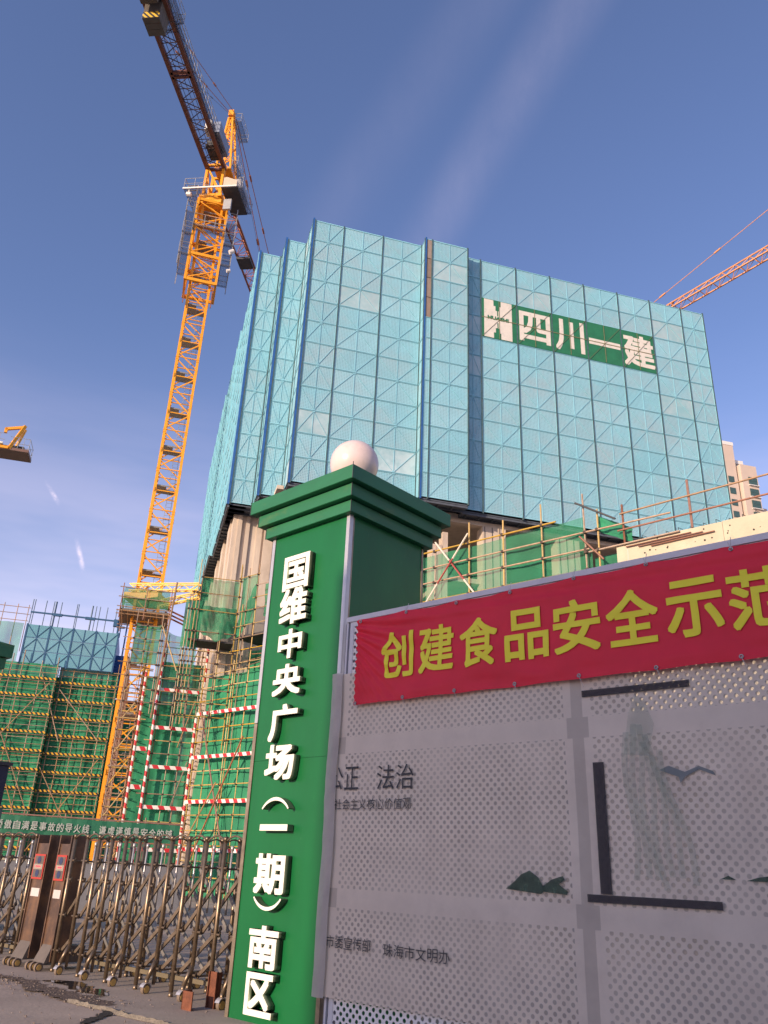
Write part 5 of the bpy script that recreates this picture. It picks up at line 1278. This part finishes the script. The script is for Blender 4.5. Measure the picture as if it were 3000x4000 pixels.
def ptext(s, x0, x1, z0_, z1_, off=.004, m_=INK):
    n = len(s); w = (x1 - x0) / n
    for i, ch in enumerate(s):
        if ch in '　 ': continue
        xc = x0 + w * (i + .5) + c0_; zc_ = (z0_ + z1_) / 2
        o = link('character', glyph_mesh(ch, w * .9, (z1_ - z0_), .001, m_, off), CS); o.location = (xc, onsheet(xc, zc_) - .008, zc_)
ptext('公正', -6.04, -5.62, 2.20, 2.42, .0); ptext('法治', -5.40, -4.92, 2.19, 2.42, .0)
ptext('行社会主义核心价值观', -6.06, -4.95, 2.01, 2.11, .0)
ptext('海市委宣传部', -6.06, -5.37, .78, .885); ptext('珠海市文明办', -5.235, -4.49, .765, .87)
def pshape(name, pts, m_, dy=0):
    mb = MB(); xs = [p[0] for p in pts]; zs = [p[1] for p in pts]; xc = sum(xs) / len(xs) + c0_; zc_ = sum(zs) / len(zs)
    mb.prism([(x + c0_ - xc, z - zc_) for x, z in pts], -.0006, .0006); link(name, mb.mesh(name, m_), CS, (xc, onsheet(xc, zc_) - .006 - dy, zc_))
BARK = mat('dark_brown_ink', (.05, .042, .045), .7, alpha=.74, var=.3, vscale=20)
pshape('printed_bar', [(-3.14, 2.885), (-2.22, 2.885), (-2.22, 2.94), (-3.14, 2.94)], BARK)
pshape('printed_bar', [(-3.08, 1.375), (-2.985, 1.375), (-2.985, 2.35), (-3.08, 2.35)], BARK)
pshape('printed_bar', [(-3.19, 1.315), (-2.16, 1.315), (-2.16, 1.37), (-3.19, 1.37)], BARK, .002)
pshape('printed_rock', [(-3.93, 1.375), (-3.6, 1.35), (-3.56, 1.38), (-3.62, 1.47), (-3.70, 1.52), (-3.78, 1.49), (-3.85, 1.43)], ROCKG)
pshape('printed_rock', [(-3.60, 1.37), (-3.37, 1.355), (-3.36, 1.38), (-3.44, 1.43), (-3.38, 1.46), (-3.40, 1.49), (-3.50, 1.46), (-3.58, 1.41)], ROCKG, .002)
pshape('printed_rock', [(-2.16, 1.515), (-2.05, 1.515), (-2.10, 1.54)], ROCKG); pshape('printed_rock', [(-1.98, 1.51), (-1.6, 1.51), (-1.66, 1.545), (-1.8, 1.55), (-1.9, 1.535)], ROCKG)
pshape('printed_bird', [(-2.53, 2.27), (-2.38, 2.215), (-2.37, 2.17), (-2.33, 2.215), (-2.22, 2.265), (-2.10, 2.215), (-2.12, 2.25), (-2.22, 2.29), (-2.33, 2.25), (-2.45, 2.30)], mat('bird_ink', (.22, .25, .25), .7, alpha=.7))
# faint washed-out green drapery motif
rnd = random.Random(5)
for i in range(7):
    x = -2.78 + i * .045; pts = []
    a, b = 1.42 + rnd.random() * .1, 2.35 + rnd.random() * .3
    L_ = [(x + .03 * math.sin(k * .8 + i) + (.22 * (1 - k / 8)) * (i / 7), a + (b - a) * k / 8) for k in range(9)]
    pts = [(p - .022, z) for p, z in L_] + [(p + .026, z) for p, z in L_[::-1]]
    pshape('printed_wash', pts[::-1], INKG, .0008 * i)
pshape('printed_wash', [(-2.80, 2.40), (-2.6, 2.38), (-2.53, 2.62), (-2.60, 2.82), (-2.68, 2.86), (-2.74, 2.70)], INKG, .006)

# ------------------------------------------------------------------ red banner
RBN = thing('red_banner', 'long red banner with big yellow characters tied along the top of the hoarding', 'banner', AF, -5.72, 6.31)
def wr(x, z):
    e = max(0, 1 - x / 1.1)
    w = .022 * noise.noise((x * 1.3, z * 2.2, 2)) + .011 * noise.noise((x * 4 + z * 3, z * 6, 5))
    w += .016 * e * math.sin((z - 3.95) * 30 / (x + .35)) * (1 if z > 3.3 else .6)
    w += .006 * math.sin(z * 40 + x * 1.7) * math.exp(-((z - 3.85) / .08) ** 2) + .007 * math.exp(-((z - 3.12) / .05) ** 2) * math.sin(x * 5)
    return w - .014
def topz(x): return 3.958 - .022 * abs(math.sin(PI * x / .65))
def ban_fn(u, w):
    x = 7.9 * u; z0_ = 3.03 + .008 * abs(math.sin(PI * x / .65)); z = z0_ + (topz(x) - z0_) * w
    return (x, wr(x, z), z)
cloth_obj('banner_cloth', ban_fn, 400, 70, BAN, RBN)
for i, ch in enumerate('创建食品安全示范城市'):
    tcn = [-5.155, -4.655, -4.155, -3.635, -3.13, -2.62, -2.10, -1.60, -1.1, -.6][i]; xc = tcn + 5.72
    me = glyph_mesh(ch, .43 if i < 3 else .455, .475, .0, BANY, .022, cut=.025)
    seen = {}
    for v_ in me.vertices:
        v_.co.y = wr(v_.co.x + xc, v_.co.z + 3.50) - .009 + (v_.co.y if abs(v_.co.y) < .003 else 0)
    o = link('character', me, RBN, (xc, 0, 3.50))
em = MB()
for k in range(10):
    a = 2 * PI * k / 10; b = 2 * PI * (k + 1) / 10
    em.tube((.014 * math.cos(a), 0, .014 * math.sin(a)), (.014 * math.cos(b), 0, .014 * math.sin(b)), .005, 5)
emm = em.mesh('eyelet', GREYM)
for t, z in [(-5.66, 3.92), (-5.04, 3.93), (-4.42, 3.93), (-3.8, 3.93), (-3.13, 3.94), (-2.46, 3.94), (-1.76, 3.93), (-5.69, 3.05), (-5.06, 3.055), (-4.43, 3.06), (-3.78, 3.06), (-3.13, 3.06), (-2.45, 3.05), (-1.79, 3.06)]:
    x = t + 5.72; link('eyelet', emm, RBN, (x, wr(x, z) - .006, z))
    up = z > 3.5
    if t not in (-5.66, -4.42):
        mb = MB(); mb.tube((x, wr(x, z) - .01, z), (x + .01, .0, z + (.10 if up else -.035)), .003, 4); mb.tube((x, wr(x, z) - .01, z), (x - .015 if up else x + .03, -.012, z + (.06 if up else -.10)), .0025, 4)
        link('cord', mb.mesh('cord', PLATE), RBN)
